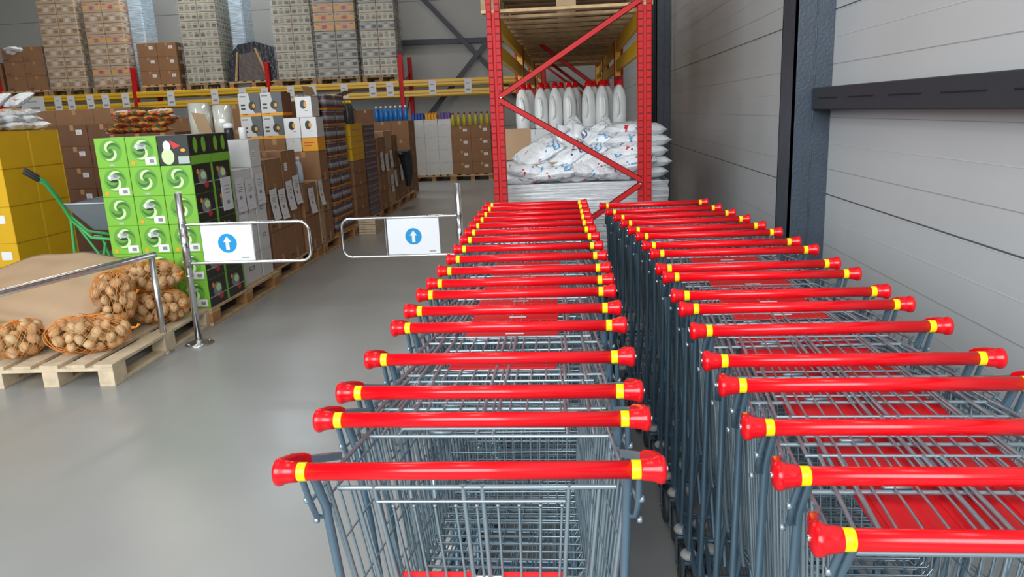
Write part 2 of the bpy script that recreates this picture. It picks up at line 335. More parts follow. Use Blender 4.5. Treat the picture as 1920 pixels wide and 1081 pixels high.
# ------------------------------------------------------------------ shopping trolleys
HZ = 1.02
def lerp(a, b_, t): return Vector(a).lerp(Vector(b_), t)
def trolley_parts():
    P = {}
    # handle
    b = MB(); Tx = Matrix.Rotation(PI / 2, 4, 'Y')
    b.lathe([(.0138, -.252), (.0138, .252)], RED, 24, Matrix.Translation((0, 0, HZ)) @ Tx); P['handle_bar'] = b.mesh('handle_bar')
    for s, nm in ((-1, 'L'), (1, 'R')):
        T = Matrix.Translation((0, 0, HZ)) @ (Tx if s > 0 else Matrix.Rotation(-PI / 2, 4, 'Y'))
        b = MB(); b.lathe([(.0142, .250), (.0146, .2515), (.0146, .2635), (.0142, .265)], YEL, 24, T); P['band' + nm] = b.mesh('grip_band')
        b = MB(); b.lathe([(.0145, .264), (.0163, .2655), (.0172, .276), (.0185, .284), (.0212, .289), (.0222, .294), (.0205, .2985), (.015, .3015), (.006, .3025)], RED, 24, T)
        # forward lug that grips the frame
        secs = [(0, .293, .0195, 0), (.02, .292, .0188, -.003), (.045, .287, .0160, -.007), (.064, .280, .0125, -.011), (.073, .276, .008, -.013)]
        vs = []; fs = []
        for (yy, xx, hh, zz) in secs:
            for (a_, c_) in ((-.0065, -.8), (-.0035, -1), (.0035, -1), (.0065, -.8), (.0065, .8), (.0035, 1), (-.0035, 1), (-.0065, .8)): vs.append((s * (xx + a_), yy, HZ + zz + c_ * hh))
        for i in range(len(secs) - 1):
            for k in range(8): k2 = (k + 1) % 8; fs.append((i * 8 + k, i * 8 + k2, (i + 1) * 8 + k2, (i + 1) * 8 + k) if s < 0 else (i * 8 + k, (i + 1) * 8 + k, (i + 1) * 8 + k2, i * 8 + k2))
        fs.append(tuple(range(32, 40)))
        b.add(vs, fs, RED); P['cap' + nm] = b.mesh('end_cap')
        b = MB(); b.lathe([(.0045, 0), (.0045, .003), (.002, .004)], CHROME, 10, Matrix.Translation((.3015 * s, .003, HZ)) @ (Tx if s > 0 else Matrix.Rotation(-PI / 2, 4, 'Y'))); P['screw' + nm] = b.mesh('screw')
    # basket
    b = MB()
    def TL(s, t): return Vector((s * (.247 - .060 * t), .075 + .80 * t, .968 - .045 * t))    # top rim
    def BL(s, t): return Vector((s * (.205 - .045 * t), .165 + .63 * t, .520 - .030 * t))
    fr, fb = [TL(s, 1) for s in (-1, 1)], [BL(s, 1) for s in (-1, 1)]
    for s in (-1, 1):
        b.tube([TL(s, 0), TL(s, .5), TL(s, .97), TL(s, 1) - Vector((s * .02, -.01, 0))], .0042, ZINC, 8)
        b.tube([TL(s, 0) - Vector((0, 0, .03)), TL(s, 1) - Vector((0, 0, .03))], .0028, ZINC, 6)
        b.tube([BL(s, 0), BL(s, 1)], .0035, ZINC, 6)
        for f_ in (.28, .52, .76):
            b.tube([lerp(TL(s, 0), BL(s, 0), f_), lerp(TL(s, 1), BL(s, 1), f_)], .0022, ZINC, 5)
        n = 21
        for i in range(n + 1):
            t = i / n; p, q = TL(s, t), BL(s, t); off = Vector((s * .004, 0, 0))
            r_ = .0054 if i in (0, 5, 10) else .0026
            b.tube([p + off + Vector((0, 0, .004)), lerp(p, q, .9) + off, q + off * .2], r_, ZINC, 6 if i in (0, 5, 10) else 5)
    b.tube([TL(-1, 1) + Vector((.02, .01, 0)), TL(1, 1) + Vector((-.02, .01, 0))], .0042, ZINC, 8)
    for j in range(1, 8):
        f_ = j / 8; p, q = lerp(fr[0], fb[0], f_), lerp(fr[1], fb[1], f_); b.tube([p, q], .0021, ZINC, 5)
    for i in range(1, 14):
        t = i / 14; p, q = lerp(fr[0], fr[1], t), lerp(fb[0], fb[1], t); b.tube([p + Vector((0, .004, 0)), q], .0021, ZINC, 5)
    for i in range(19):     # floor
        t = i / 18; p, q = BL(-1, t), BL(1, t); u = Vector((0, 0, .018))
        b.tube([p + u * 1.2, p + Vector((.012, 0, 0)) + u * .15, q - Vector((.012, 0, 0)) + u * .15, q + u * 1.2], .0024, ZINC, 5)
    for i in range(1, 9):
        t = i / 9; b.tube([lerp(BL(-1, 0), BL(1, 0), t), lerp(BL(-1, 1), BL(1, 1), t)], .0022, ZINC, 5)
    P['basket'] = b.mesh('basket')
    # side arms from rim to end caps + corner bolts
    for s, nm in ((-1, 'L'), (1, 'R')):
        b = MB(); p, q = Vector((s * .278, .062, HZ - .011)), Vector((s * .246, .150, .974))
        d = (q - p); L = d.length; d.normalize(); x_ = d.cross(Vector((0, 0, 1))).normalized(); z_ = x_.cross(d)
        T = Matrix.Translation(p) @ Matrix((d, x_, z_)).transposed().to_4x4()
        b.box(0, -.0035, -.007, L, .0035, .007, ZINC, .001, T)
        b.lathe([(.006, 0), (.006, .004), (.003, .006)], ZINC, 10, Matrix.Translation((s * .262, .098, .982)))
        P['arm' + nm] = b.mesh('side_arm')
    # frame
    b = MB()
    for s in (-1, 1):
        b.tube([(s * .262, .004, HZ - .012), (s * .264, .03, .955), (s * .262, .048, .915), (s * .250, .058, .908), (s * .243, .062, .93)], .0052, ZINCD, 8)
        b.tube([(s * .246, .012, HZ - .014), (s * .247, .055, .93), (s * .243, .085, .74), (s * .240, .12, .50), (s * .240, .16, .20)], .0078, ZINCD, 10)
        b.tube([(s * .240, .16, .20), (s * .232, .30, .185), (s * .185, .80, .185)], .0088, ZINCD, 10)
        b.tube([(s * .262, .03, .952), (s * .250, .075, .962)], .0035, ZINC, 6)
        b.tube([(s * .150, .66, .187), (s * .160, .78, .49)], .0068, ZINCD, 8)
        b.tube([(s * .222, .30, .187), (s * .200, .22, .52)], .0068, ZINCD, 8)
        for z, yy in ((.955, .03), (.90, .062)): b.lathe([(.0055, -.004), (.0065, 0), (.0055, .004)], ZINC, 8, Matrix.Translation((s * .268, yy, z)) @ Matrix.Rotation(PI / 2, 4, 'Y'))
    b.tube([(-.185, .80, .185), (.185, .80, .185)], .0088, ZINCD, 10)
    b.tube([(-.235, .24, .187), (.235, .24, .187)], .006, ZINCD, 8)
    for i in range(7): b.tube([(-.15 + i * .05, .24, .190), (-.12 + i * .04, .80, .190)], .0025, ZINC, 5)
    P['frame'] = b.mesh('frame')
    # caster: cap, fork, wheel
    b = MB(); b.lathe([(.012, .192), (.022, .190), (.026, .183), (.026, .176), (.018, .168), (.010, .165)], WHEELC, 20); P['ccap'] = b.mesh('swivel_cap')
    b = MB(); b.box(-.017, -.022, .155, .017, .022, .166, ZINCD, .002)
    for s in (-1, 1):
        Tf = Matrix.Translation((s * .0175 - .0015, 0, 0)) @ Matrix(((0, 0, 1, 0), (1, 0, 0, 0), (0, 1, 0, 0), (0, 0, 0, 1)))
        b.prism([(-.02, .160), (.02, .160), (.004, .055), (-.028, .055)], 0, .003, ZINCD, Tf)
    P['fork'] = b.mesh('fork')
    b = MB(); b.lathe([(.010, -.013), (.046, -.012), (.050, -.009), (.0595, -.011), (.0625, -.006), (.0625, .006), (.0595, .011), (.050, .009), (.046, .012), (.010, .013)], WHEEL, 28, Tx)
    b.lathe([(.008, -.021), (.008, .021)], CHROME, 10, Tx); P['wheel'] = b.mesh('wheel')
    # gates
    def gate(hang):
        b = MB()
        if hang:
            def G(x, t): return Vector((x * (1 - .16 * t), .078 + .10 * t, .950 - .42 * t))
        else:
            def G(x, t): return Vector((x * (1 - .10 * t), .078 + .27 * t, .952 + .010 * t))
        b.tube([G(-.232, 0), G(.232, 0)], .0042, ZINC, 8)
        b.tube([G(-.232, 1), G(.232, 1)], .0032, ZINC, 8)
        for x in (-.205, .205): b.tube([G(x, 0), G(x, 1)], .0038, ZINC, 8)
        for t in ((.075, .55) if hang else (.10,)): b.tube([G(-.17, t) + Vector((0, -.004, .004)), G(.15, t) + Vector((0, -.004, .004))], .0030, ZINC, 6)
        if hang: b.tube([G(-.205, .7), G(.205, .7)], .0030, ZINC, 6)
        for x in (-.17, -.02, .012, .155): b.tube([G(x, -.01), G(x, 1)], .0042, ZINC, 8)
        n = 9
        for i in range(n):
            x = -.145 + .29 * i / (n - 1); p = G(x, .10); b.tube([p, G(x, .62 if hang else .98)], .0024, ZINC, 6)
            b.lathe([(.003, 0), (.0042, .002), (.003, .004)], ZINC, 6, Matrix.Translation(p + Vector((0, 0, .001))))
        b.tube([G(-.11, .05), G(-.11, -.02) + Vector((0, .01, .006)), G(-.07, -.02) + Vector((0, .01, .006)), G(-.07, .05)], .0034, ZINC, 6)
        return b.mesh('rear_gate')
    P['gate_hang'] = gate(True); P['gate_up'] = gate(False)
    b = MB()
    b.box(-.150, -.003, 0, -.020, .003, .125, REDP, .002); b.box(.030, -.003, 0, .142, .003, .125, REDP, .002)
    b.box(-.020, -.002, 0, .030, .002, .118, WHITE, .001); P['seat_hang'] = b.mesh('seat_panel')
    b = MB(); b.box(-.158, 0, -.004, .150, .185, .003, REDP, .003)
    for k in range(6): b.box(-.14 + k * .05, .012, .003, -.105 + k * .05, .17, .0045, REDP)
    P['seat_up'] = b.mesh('seat_panel')
    b = MB(); b.box(-.130, 0, -.003, .124, .092, .003, REDP, .002); b.rect((-.02, .02, .003), (1, 0, 0), (0, 1, 0), 0, 0, .05, .012, WHITE); P['seat_top'] = b.mesh('seat_panel')
    b = MB(); b.box(-.225, 0, -.003, -.185, .12, .003, REDP, .002); b.box(.185, 0, -.003, .215, .12, .003, REDP, .002); P['seat_side'] = b.mesh('side_flap')
    return P
TP = trolley_parts()
def make_trolley(kind):
    t = thing('shopping_trolley', 'x', 'shopping trolley')
    h = link('handle_bar', TP['handle_bar'], t); h['label'] = 'red plastic handle bar'
    for n_ in 'LR':
        c = link('end_cap', TP['cap' + n_], t); link('grip_band', TP['band' + n_], c)['label'] = 'yellow band at the handle end'
        link('screw', TP['screw' + n_], c)
        link('side_arm', TP['arm' + n_], t)
    link('basket', TP['basket'], t); link('frame', TP['frame'], t)
    if kind == 'hang':
        g = link('rear_gate', TP['gate_hang'], t); s = link('seat_panel', TP['seat_hang'], t, rot=(-.23, 0, 0)); s.location = (0, .112, .628)
    else:
        g = link('rear_gate', TP['gate_up'], t)
        if kind == 'redtop':
            s = link('seat_panel', TP['seat_top'], t, (0, .098, .960)); s['label'] = 'red plastic child seat panel folded flat'
        if kind == 'red':
            s = link('seat_panel', TP['seat_up'], t, (0, .13, .934), rot=(.03, 0, 0)); s['label'] = 'red plastic child seat panel folded flat'
    for x, y in ((-.240, .16), (.240, .16), (-.180, .76), (.180, .76)):
        c = link('caster', TP['ccap'], t, (x, y, 0)); link('fork', TP['fork'], c); wl_ = link('wheel', TP['wheel'], c, (0, -.012, .0625))
    return t
PRO = {}
def place_trolley(kind, x, y, a, label, group):
    if kind not in PRO: o = PRO[kind] = make_trolley(kind)
    else: o = copy_tree(PRO[kind])
    o.location = (x, y, 0); o.rotation_euler = (0, 0, math.radians(a)); o['label'] = label; o['group'] = group; return o
LEFT = [(-.169, 1.035, .3), (-.172, 1.229, -.7), (-.172, 1.362, -.9), (-.170, 1.566, -.8), (-.169, 1.815, -1.2), (-.171, 1.983, -1), (-.174, 2.172, -.6), (-.171, 2.326, -.3), (-.170, 2.515, -1),
        (-.172, 2.732, -.3), (-.177, 2.944, -.3), (-.182, 3.163, -.3), (-.190, 3.361, -.6), (-.196, 3.567, -1.4), (-.198, 3.768, -1.4), (-.201, 3.97, -1.6), (-.204, 4.19, -2), (-.208, 4.375, -1.6)]
for i, (x, y, a) in enumerate(LEFT):
    kind = 'hang' if i == 0 else ('plain' if i in (1, 2) else 'redtop')
    lab = 'wire shopping trolley with red handle, ' + ('nearest of the left row, rear gate hanging down' if i == 0 else ('last of the left row, by the red rack' if i == 17 else ORD[i] + ' from the camera in the left row'))
    place_trolley(kind, x, y, a, lab, 'nested trolleys in the left row')
RIGHT = [(.588, .845, -1), (.585, 1.01, -1), (.578, 1.18, -1), (.577, 1.375, -1), (.572, 1.52, -1.0), (.580, 1.747, .3), (.582, 1.949, .2), (.580, 2.094, -.2), (.586, 2.331, -1.6), (.579, 2.475, 1.6), (.588, 2.735, -.4),
         (.576, 2.905, -.2), (.570, 3.13, .9), (.549, 3.305, 2.8), (.532, 3.516, 3.4), (.51, 3.72, 4.6), (.482, 3.93, 4.1), (.459, 4.188, 2.8)]
for i, (x, y, a) in enumerate(RIGHT):
    lab = 'wire shopping trolley with red handle, ' + ('nearest of the right row, cut by the bottom corner' if i == 0 else ('last of the right row, by the red rack' if i == 17 else ORD[i] + ' from the camera in the right row'))
    place_trolley('red' if i < 6 else 'redtop', x, y, a, lab, 'nested trolleys in the right row')

# ------------------------------------------------------------------ swing gates and rail
def disc_arrow(b, cx, cz, r, y, face=-1):
    o, u, v = (cx, y, cz), (1, 0, 0), (0, 0, 1)
    b.decal(o, u, v, ell(0, 0, r, r, n=36), BLUESIGN, .001)
    a = r * .72
    b.decal(o, u, v, [(-a * .27, -a), (a * .27, -a), (a * .27, a * .15), (a * .62, a * .15), (0, a), (-a * .62, a * .15), (-a * .27, a * .15)], WHITE, .0018)
def rounded_loop(x0, x1, z0, z1, r, open_x):
    pts = []
    s = 1 if x1 > x0 else -1
    pts.append((x0, 0, z1))
    for i in range(7):
        a = PI / 2 * i / 6; pts.append((x1 - s * r + s * r * math.sin(a), 0, z1 - r + r * math.cos(a)))
    for i in range(7):
        a = PI / 2 * i / 6; pts.append((x1 - s * r + s * r * math.cos(a), 0, z0 + r - r * math.sin(a)))
    pts.append((x0, 0, z0)); return pts
def gate(loc, h, s, z0, z1, L, sx0, sx1, label, cx):
    t = thing('swing_gate', label, 'gate', loc)
    b = MB(); b.lathe([(.024, .0), (.024, h - .003), (.021, h)], CHROME, 24); b.build('post', t)
    b = MB(); b.lathe([(.10, 0), (.10, .008), (.03, .010), (.03, .03), (.024, .032)], STEEL, 24)
    for k in range(4): b.lathe([(.008, .008), (.008, .016), (.004, .018)], CHROME, 8, Matrix.Translation((.075 * math.cos(PI / 4 + k * PI / 2), .075 * math.sin(PI / 4 + k * PI / 2), 0)))
    b.build('base_plate', t)
    for z in (z1 + .02, z0 - .09): MB().lathe([(.024, z - .006), (.0285, z - .005), (.0285, z + .005), (.024, z + .006)], STEEL, 24).build('collar', t)
    b = MB(); b.lathe([(.0275, z0 - .03), (.0275, z1 + .01)], CHROME, 24); b.build('hinge_sleeve', t)
    b = MB(); b.tube(rounded_loop(s * .028, s * L, z0, z1, .07, 0), .0105, CHROME, 12)
    b.tube([(cx, 0, z0), (cx, 0, z1)], .006, CHROME, 8); b.build('gate_arm', t)
    xa, xb = min(sx0, sx1), max(sx0, sx1)
    b = MB(); b.box(xa, -.006, z0 + .012, xb, .004, z1 - .012, SIGN, .002)
    disc_arrow(b, (xa + xb) / 2 , (z0 + z1) / 2 , .068, -.006)
    b.rect((xb - .09, -.006, z0 + .03), (1, 0, 0), (0, 0, 1), 0, 0, .055, .008, INKG)
    b.build('sign_plate', t); return t
g1 = at(374, 641, 5.02)
gate((-2.735, 5.02, 0), 1.10, 1, .600, .878, .91, .13, .50, 'chrome swing gate on the left post, white sign with blue arrow disc', .505)
gate((-.905, 5.95, 0), 1.02, -1, .440, .758, .98, -.17, -.60, 'chrome swing gate on the right post, white sign with blue arrow disc', -.615)
t = thing('hand_rail', 'chrome tube hand rail on a steel post beside the potato pallet', 'railing', (-2.89, 4.84, 0))
b = MB(); b.lathe([(.021, 0), (.021, .69)], STEEL, 20); b.build('post', t)
b = MB(); b.lathe([(.055, 0), (.055, .006), (.026, .012), (.026, .03), (.021, .032)], STEEL, 24); b.build('base_plate', t)
e = at(-330, 672, 2.95) - Vector((-2.89, 4.84, 0)); e.z = .70
e2 = e * 1.0
b = MB(); b.tube([Vector((.006, .03, .70)), Vector((0, 0, .70)), e], .0225, CHROME, 18); b.build('rail_tube', t)
d_ = e.normalized()
pe = e
b = MB(); b.tube([pe, pe + Vector((0, 0, -.70))], .021, STEEL, 16); b.build('post', t)

# ------------------------------------------------------------------ pallets
PALC = {}
def pallet_mesh(L, W, m, bm_, seed=0):
    rr = random.Random(seed); b = MB()
    n = 5 if W < 1.0 else 6
    for i in range(n):                      # top boards run along the length
        x = -W / 2 + (W - .12) * i / (n - 1); dz = rr.uniform(0, .001); b.box(x, -L / 2, .122, x + .12, L / 2, .144 - dz, m, .002)
    for y in (-L / 2, -.0725, L / 2 - .145): b.box(-W / 2, y, .100, W / 2, y + .145, .122, m, .002)
    for x in (-W / 2, -.05, W / 2 - .10):
        b.box(x, -L / 2, 0, x + .10, L / 2, .022, m, .002)
        for y in (-L / 2, -.0725, L / 2 - .145): b.box(x, y, .022, x + .10, y + .145, .100, bm_, .002)
    return b
def pallet(x, y, z, L, W, label, m=WOOD, bm_=BLOCK, rz=0, group=None, cat='pallet'):
    k = (L, W, m.name)
    if k not in PALC: PALC[k] = pallet_mesh(L, W, m, bm_, len(PALC)).mesh('wooden_pallet')
    o = link('wooden_pallet', PALC[k], None, (x, y, z), rz); return tag(o, label, cat, group)
pallet(-3.275, 4.86, 0, 1.42, .82, 'pale wooden pallet under the net sacks of potatoes', WOODL, WOODL, math.radians(1.5))

# ------------------------------------------------------------------ potatoes in net sacks, kraft paper
def blob(seed, rx, ry, rz, n=2, amp=.08):
    rr = random.Random(seed); bm = bmesh.new(); bmesh.ops.create_icosphere(bm, subdivisions=n, radius=1)
    ph = [rr.uniform(0, 6) for _ in range(3)]
    for v in bm.verts:
        k = 1 + amp * math.sin(3 * v.co.x + ph[0]) * math.cos(2.5 * v.co.y + ph[1]) + amp * .6 * math.sin(4 * v.co.z + ph[2])
        v.co = Vector((v.co.x * rx, v.co.y * ry, v.co.z * rz)) * k
    me = bpy.data.meshes.new('potato'); bm.to_mesh(me); bm.free(); me.materials.append(POTATO)
    for p in me.polygons: p.use_smooth = True
    return me
POT = [blob(i, .036, .029, .027) for i in range(4)]
def net_sack(c, r, lab, n, seed, floorz=.15, tilt=0, where=''):
    rr = random.Random(seed); rx, ry, rz = r; c = Vector(c)
    b = MB(); NU, NV = 26, 13
    def S(u, v, k=1.0):
        th = 2 * PI * u; ph = PI * (v - .5)
        x, y, z = math.cos(ph) * math.cos(th), math.cos(ph) * math.sin(th), math.sin(ph)
        e_ = .85
        f = lambda q: math.copysign(abs(q) ** e_, q)
        bump_ = 1 + .05 * math.sin(7 * th + seed) * math.cos(ph * 3)
        p = Vector((f(x) * rx * bump_, f(y) * ry * bump_, f(z) * rz * bump_)) * k
        return p
    for i in range(NU):
        b.tube([S(i / NU + .25 * (j / NV), j / NV) for j in range(NV + 1)], .0017, NET, 3, caps=False)
        b.tube([S(i / NU - .25 * (j / NV), j / NV) for j in range(NV + 1)], .0017, NET, 3, caps=False)
    knot = S(.02, .52); b.tube([knot, knot * 1.12, knot * 1.2 + Vector((0, 0, .02))], [.012, .006, .012], NET, 6)
    o = b.build('net_sack', None, c, tilt); tag(o, lab, 'sack of potatoes', 'net sacks of potatoes on the pallet')
    pts = []
    tries = 0
    while len(pts) < n and tries < 12000:
        tries += 1
        v = Vector((rr.gauss(0, 1), rr.gauss(0, 1), rr.gauss(0, 1))).normalized()
        k = .86 if tries % 4 else .5
        p = Vector((v.x * (rx - .022) * k / .86, v.y * (ry - .022) * k / .86, v.z * (rz - .022) * k / .86))
        if all((p - q).length > .055 for q in pts): pts.append(p)
    M_ = Matrix.Rotation(tilt, 3, 'Z')
    for p in pts:
        w_ = c + M_ @ p
        if w_.z < floorz + .026: w_.z = floorz + .028
        s = rr.uniform(1.0, 1.28)
        q = link('potato', POT[rr.randrange(4)], None, w_, rot=(rr.uniform(0, 6), rr.uniform(0, 6), rr.uniform(0, 6))); q.scale = (s, s, s)
        tag(q, 'potato in the ' + where, 'potato', 'potatoes in the ' + where)
PT = .145
net_sack((at(40, 640, 4.38).x, 4.38, PT + .115), (.15, .19, .115), 'small orange net sack of potatoes at the left front of the pallet', 34, 1, PT, .3, 'net sack at the left front of the pallet')
net_sack((at(170, 640, 4.46).x, 4.46, PT + .118), (.26, .18, .118), 'long orange net sack of potatoes at the front corner of the pallet', 58, 2, PT, .12, 'long net sack at the front corner')
net_sack((at(216, 572, 4.80).x, 4.80, PT + .27), (.135, .16, .185), 'upright orange net sack of potatoes just below the paper edge', 42, 3, PT, .2, 'upright net sack below the paper edge')
net_sack((at(300, 600, 5.14).x, 5.16, PT + .115), (.21, .20, .115), 'orange net sack of potatoes lying behind the rail post, bottom one', 44, 4, PT, -.4, 'bottom net sack behind the rail post')
net_sack((at(285, 548, 5.24).x, 5.24, PT + .33), (.25, .19, .11), 'orange net sack of potatoes behind the rail post, top one', 46, 5, PT, -.3, 'top net sack behind the rail post')
net_sack((at(105, 560, 4.98).x, 5.0, PT + .155), (.26, .24, .155), 'large orange net sack of potatoes under the kraft paper', 40, 6, PT, 0, 'net sack under the kraft paper')
ctl = [[(-70, 530, 5.45), (40, 486, 5.5), (130, 474, 5.5), (210, 478, 5.5), (262, 496, 5.45)],
       [(-70, 545, 5.2), (40, 512, 5.2), (130, 502, 5.2), (200, 502, 5.2), (240, 508, 5.25)],
       [(-70, 560, 4.85), (30, 548, 4.85), (120, 542, 4.8), (180, 538, 4.85), (214, 528, 4.95)],
       [(-70, 580, 4.6), (20, 585, 4.58), (105, 590, 4.55), (160, 585, 4.55), (193, 572, 4.68)],
       [(-70, 588, 4.45), (15, 603, 4.45), (90, 616, 4.42), (140, 624, 4.40), (166, 626, 4.46)]]
CP = [[at(*p) for p in row] for row in ctl]
def cr(p0, p1, p2, p3, t): return .5 * ((2 * p1) + (-p0 + p2) * t + (2 * p0 - 5 * p1 + 4 * p2 - p3) * t * t + (-p0 + 3 * p1 - 3 * p2 + p3) * t ** 3)
def spl(P, t):
    n = len(P) - 1; x = min(t * n, n - 1e-6); i = int(x); f = x - i
    return cr(P[max(i - 1, 0)], P[i], P[i + 1], P[min(i + 2, n)], f)
NN = 26
grid = [[spl([spl(row, u / NN) for row in CP], v / NN) for u in range(NN + 1)] for v in range(NN + 1)]
vs = []; fs = []
for v in range(NN + 1):
    for u in range(NN + 1):
        p = grid[v][u].copy(); p.z += .006 * math.sin(u * .9 + v * .25) + .004 * math.sin(v * 1.1 - u * .4); vs.append(p)
for v in range(NN):
    for u in range(NN): k = v * (NN + 1) + u; fs.append((k, k + NN + 1, k + NN + 2, k + 1))
b = MB(); b.add(vs, fs, KRAFT, True); o = b.build('paper_sheet'); tag(o, 'large brown kraft paper sheet draped over the potato sacks', 'paper')
md = o.modifiers.new('Solidify', 'SOLIDIFY'); md.thickness = .0012

# ------------------------------------------------------------------ cartons
CACHE = {}
def carton_mesh(w_, d, h, style, key=None):
    k = (round(w_, 3), round(d, 3), round(h, 3), style)
    if k in CACHE: return CACHE[k]
    b = MB(); X0, Y0 = -w_ / 2, -d / 2
    F = ((X0, Y0, 0), (1, 0, 0), (0, 0, 1)); S = ((w_ / 2, Y0, 0), (0, 1, 0), (0, 0, 1)); Tt = ((X0, Y0, h), (1, 0, 0), (0, 1, 0))
    ch = min(.004, h * .03)
    base = dict(brown=CARD, brownlab=CARD, dark=CARDD, darklab=CARDD, tan=CARDL, white=WCARD, whitelab=WCARD, green1=GREEN, green2=GREEN, black=BLACKP, yellow=YCARD, yellowlab=YCARD, grinder=WCARD, round_=WCARD, orange=ORANGE, purple=LAMPW, yprint=YCARD)[style]
    b.box(X0, Y0, 0, -X0, -Y0, h, base, ch)
    def tapes(m=TAPE, g=GAP):
        b.rect(*Tt, w_ / 2 - .025, 0, w_ / 2 + .025, d, m); b.rect(*F, w_ / 2 - .025, h - .07, w_ / 2 + .025, h - ch, m)
        b.rect(*S, ch, h - .0022 - ch, d - ch, h - ch, g)
    def lab(face, a, c, ww, hh, m=WHITE, lines=3):
        b.rect(*face, a, c, a + ww, c + hh, m)
        for i in range(lines): b.rect(*face, a + ww * .12, c + hh * (.2 + .25 * i), a + ww * (.85 - .1 * (i % 2)), c + hh * (.28 + .25 * i), INKG, .0018)
    if style in ('brown', 'dark', 'tan', 'brownlab', 'darklab'):
        tapes(); b.rect(*S, d / 2 - .003, ch, d / 2 + .003, h - ch, TAPE)
        b.rect(*S, d / 2 - .03, 0.01, d / 2 + .03, h * .3, TAPE)
        if style.endswith('lab'): lab(F, w_ * .62, h * .55, w_ * .2, h * .22); lab(S, d * .15, h * .5, d * .2, h * .2)
        else:
            b.rect(*F, w_ * .08, h * .12, w_ * .30, h * .17, INK); b.rect(*S, d * .08, h * .12, d * .3, h * .17, INK)
    if style in ('white', 'whitelab'):
        b.rect(*S, ch, h - .006, d - ch, h - ch, INKG); b.rect(*F, w_ / 2 - .002, h - .05, w_ / 2 + .002, h - ch, INKG)
        if style == 'whitelab': lab(F, w_ * .15, h * .35, w_ * .4, h * .4, CARDL, 2); b.decal(*F, ell(w_ * .35, h * .5, .05, .05), BLACKP, .002); lab(S, d * .2, h * .3, d * .3, h * .3)
        else: b.rect(*S, d * .35, h * .45, d * .65, h * .6, INKG); b.rect(*S, d * .42, h * .49, d * .58, h * .56, WCARD, .0018)
    if style in ('green1', 'green2'):
        cx, cz, r = w_ * .5, h * .57, min(w_, h) * .36
        b.decal(*F, ell(cx, cz, r * 1.12, r * 1.08), GREEND if False else MATS.setdefault('mid_green_print', mat('mid_green_print', (0.13, 0.36, 0.04), .4)), .0010)
        for k3, (mm, a_off, rr_) in enumerate(((GREEND, 0, 1.0), (MINT, .9, .95), (GREEND, PI, .9), (MINT, PI + .9, .98))):
            pts_o = []; pts_i = []
            for i in range(14):
                t = i / 13; a = a_off + t * 2.7; ro = r * rr_ * (1.0 - .72 * t); wd_ = r * .30 * math.sin(PI * min(1, t * 1.02)) ** .8
                pts_o.append((cx + (ro + wd_ * .5) * math.cos(a), cz + (ro + wd_ * .5) * math.sin(a))); pts_i.append((cx + (ro - wd_ * .5) * math.cos(a), cz + (ro - wd_ * .5) * math.sin(a)))
            for i in range(13): b.decal(*F, [pts_i[i], pts_o[i], pts_o[i + 1], pts_i[i + 1]][::-1] if False else [pts_i[i], pts_o[i], pts_o[i + 1], pts_i[i + 1]], mm, .0014 + .0002 * k3)
        b.decal(*F, ell(cx, cz, r * .2, r * .2), GREEND, .0024)
        if style == 'green2':
            b.decal(*F, ell(cx - .01, cz + r * .30, r * .62, r * .24), SILV, .0028); b.decal(*F, ell(cx + r * .1, cz + r * .42, r * .26, r * .16), INKG, .0030)
            b.decal(*F, ell(cx - .005, cz - r * .05, r * .42, r * .10), BLACKP, .0032); b.decal(*F, ell(cx - r * .5, cz + r * .3, r * .14, r * .2), WHITE, .0032)
            lab(F, w_ * .56, h * .06, w_ * .36, h * .26, WHITE, 0); b.rect(*F, w_ * .70, h * .12, w_ * .85, h * .24, INKG, .0018)
            b.decal(*F, ell(w_ * .17, h * .13, .016, .016), ORANGE, .0016)
        else: b.rect(*F, w_ * .4, h * .06, w_ * .56, h * .12, SILV)
        # printed side
        b.rect(*S, 0.002, .002, d - .03, h - .002, BLACKP)
        b.decal(*S, ell(d * .45, h * .55, d * .22, h * .26), INKG, .0018); b.decal(*S, ell(d * .5, h * .6, d * .13, h * .14), MINT, .0022)
        b.decal(*S, ell(d * .25, h * .75, .02, .02), ORANGE, .002); b.decal(*S, ell(d * .6, h * .25, .035, .022), REDPR, .002)
        b.rect(*S, .01, h * .33, d - .04, h * .36, SILV, .0018)
    if style == 'black':
        b.decal(*F, ell(w_ * .3, h * .3, .05, .06), MINT); b.decal(*F, ell(w_ * .3, h * .65, .03, .04), WHITE); b.decal(*F, [(w_ * .4, h * .85), (w_ * .75, h * .65), (w_ * .5, h * .55)], REDPR)
        b.decal(*F, ell(w_ * .8, h * .5, .02, .012), ORANGE); b.rect(*F, w_ * .62, h * .05, w_ * .98, h * .3, SILV)
        b.rect(*S, .0, .0, d, h * .3, GREEN); b.decal(*S, ell(d * .3, h * .65, .035, .06), GREEN); b.decal(*S, ell(d * .7, h * .65, .035, .06), GREEN)
    if style in ('yellow', 'yellowlab'):
        b.rect(*S, d - .018, .002, d - .001, h - .002, YTAPE); b.rect(*Tt, w_ / 2 - .02, 0, w_ / 2 + .02, d, YTAPE)
        b.rect(*S, .003, h - .004, d - .003, h - .0015, mat('yellow_box_seam', (.35, .16, .005), .6))
        if style == 'yellowlab': b.rect(*F, w_ * .62, h * .55, w_ * .85, h * .78, WHITE)
    if style == 'yprint':
        b.decal(*F, ell(w_ * .55, h * .6, h * .16, h * .16), INK); b.rect(*F, w_ * .1, h * .2, w_ * .9, h * .24, INKG); b.rect(*F, 0.002, .0, w_, .004, INK)
        b.rect(*S, d * .1, h * .5, d * .9, h * .55, INKG)
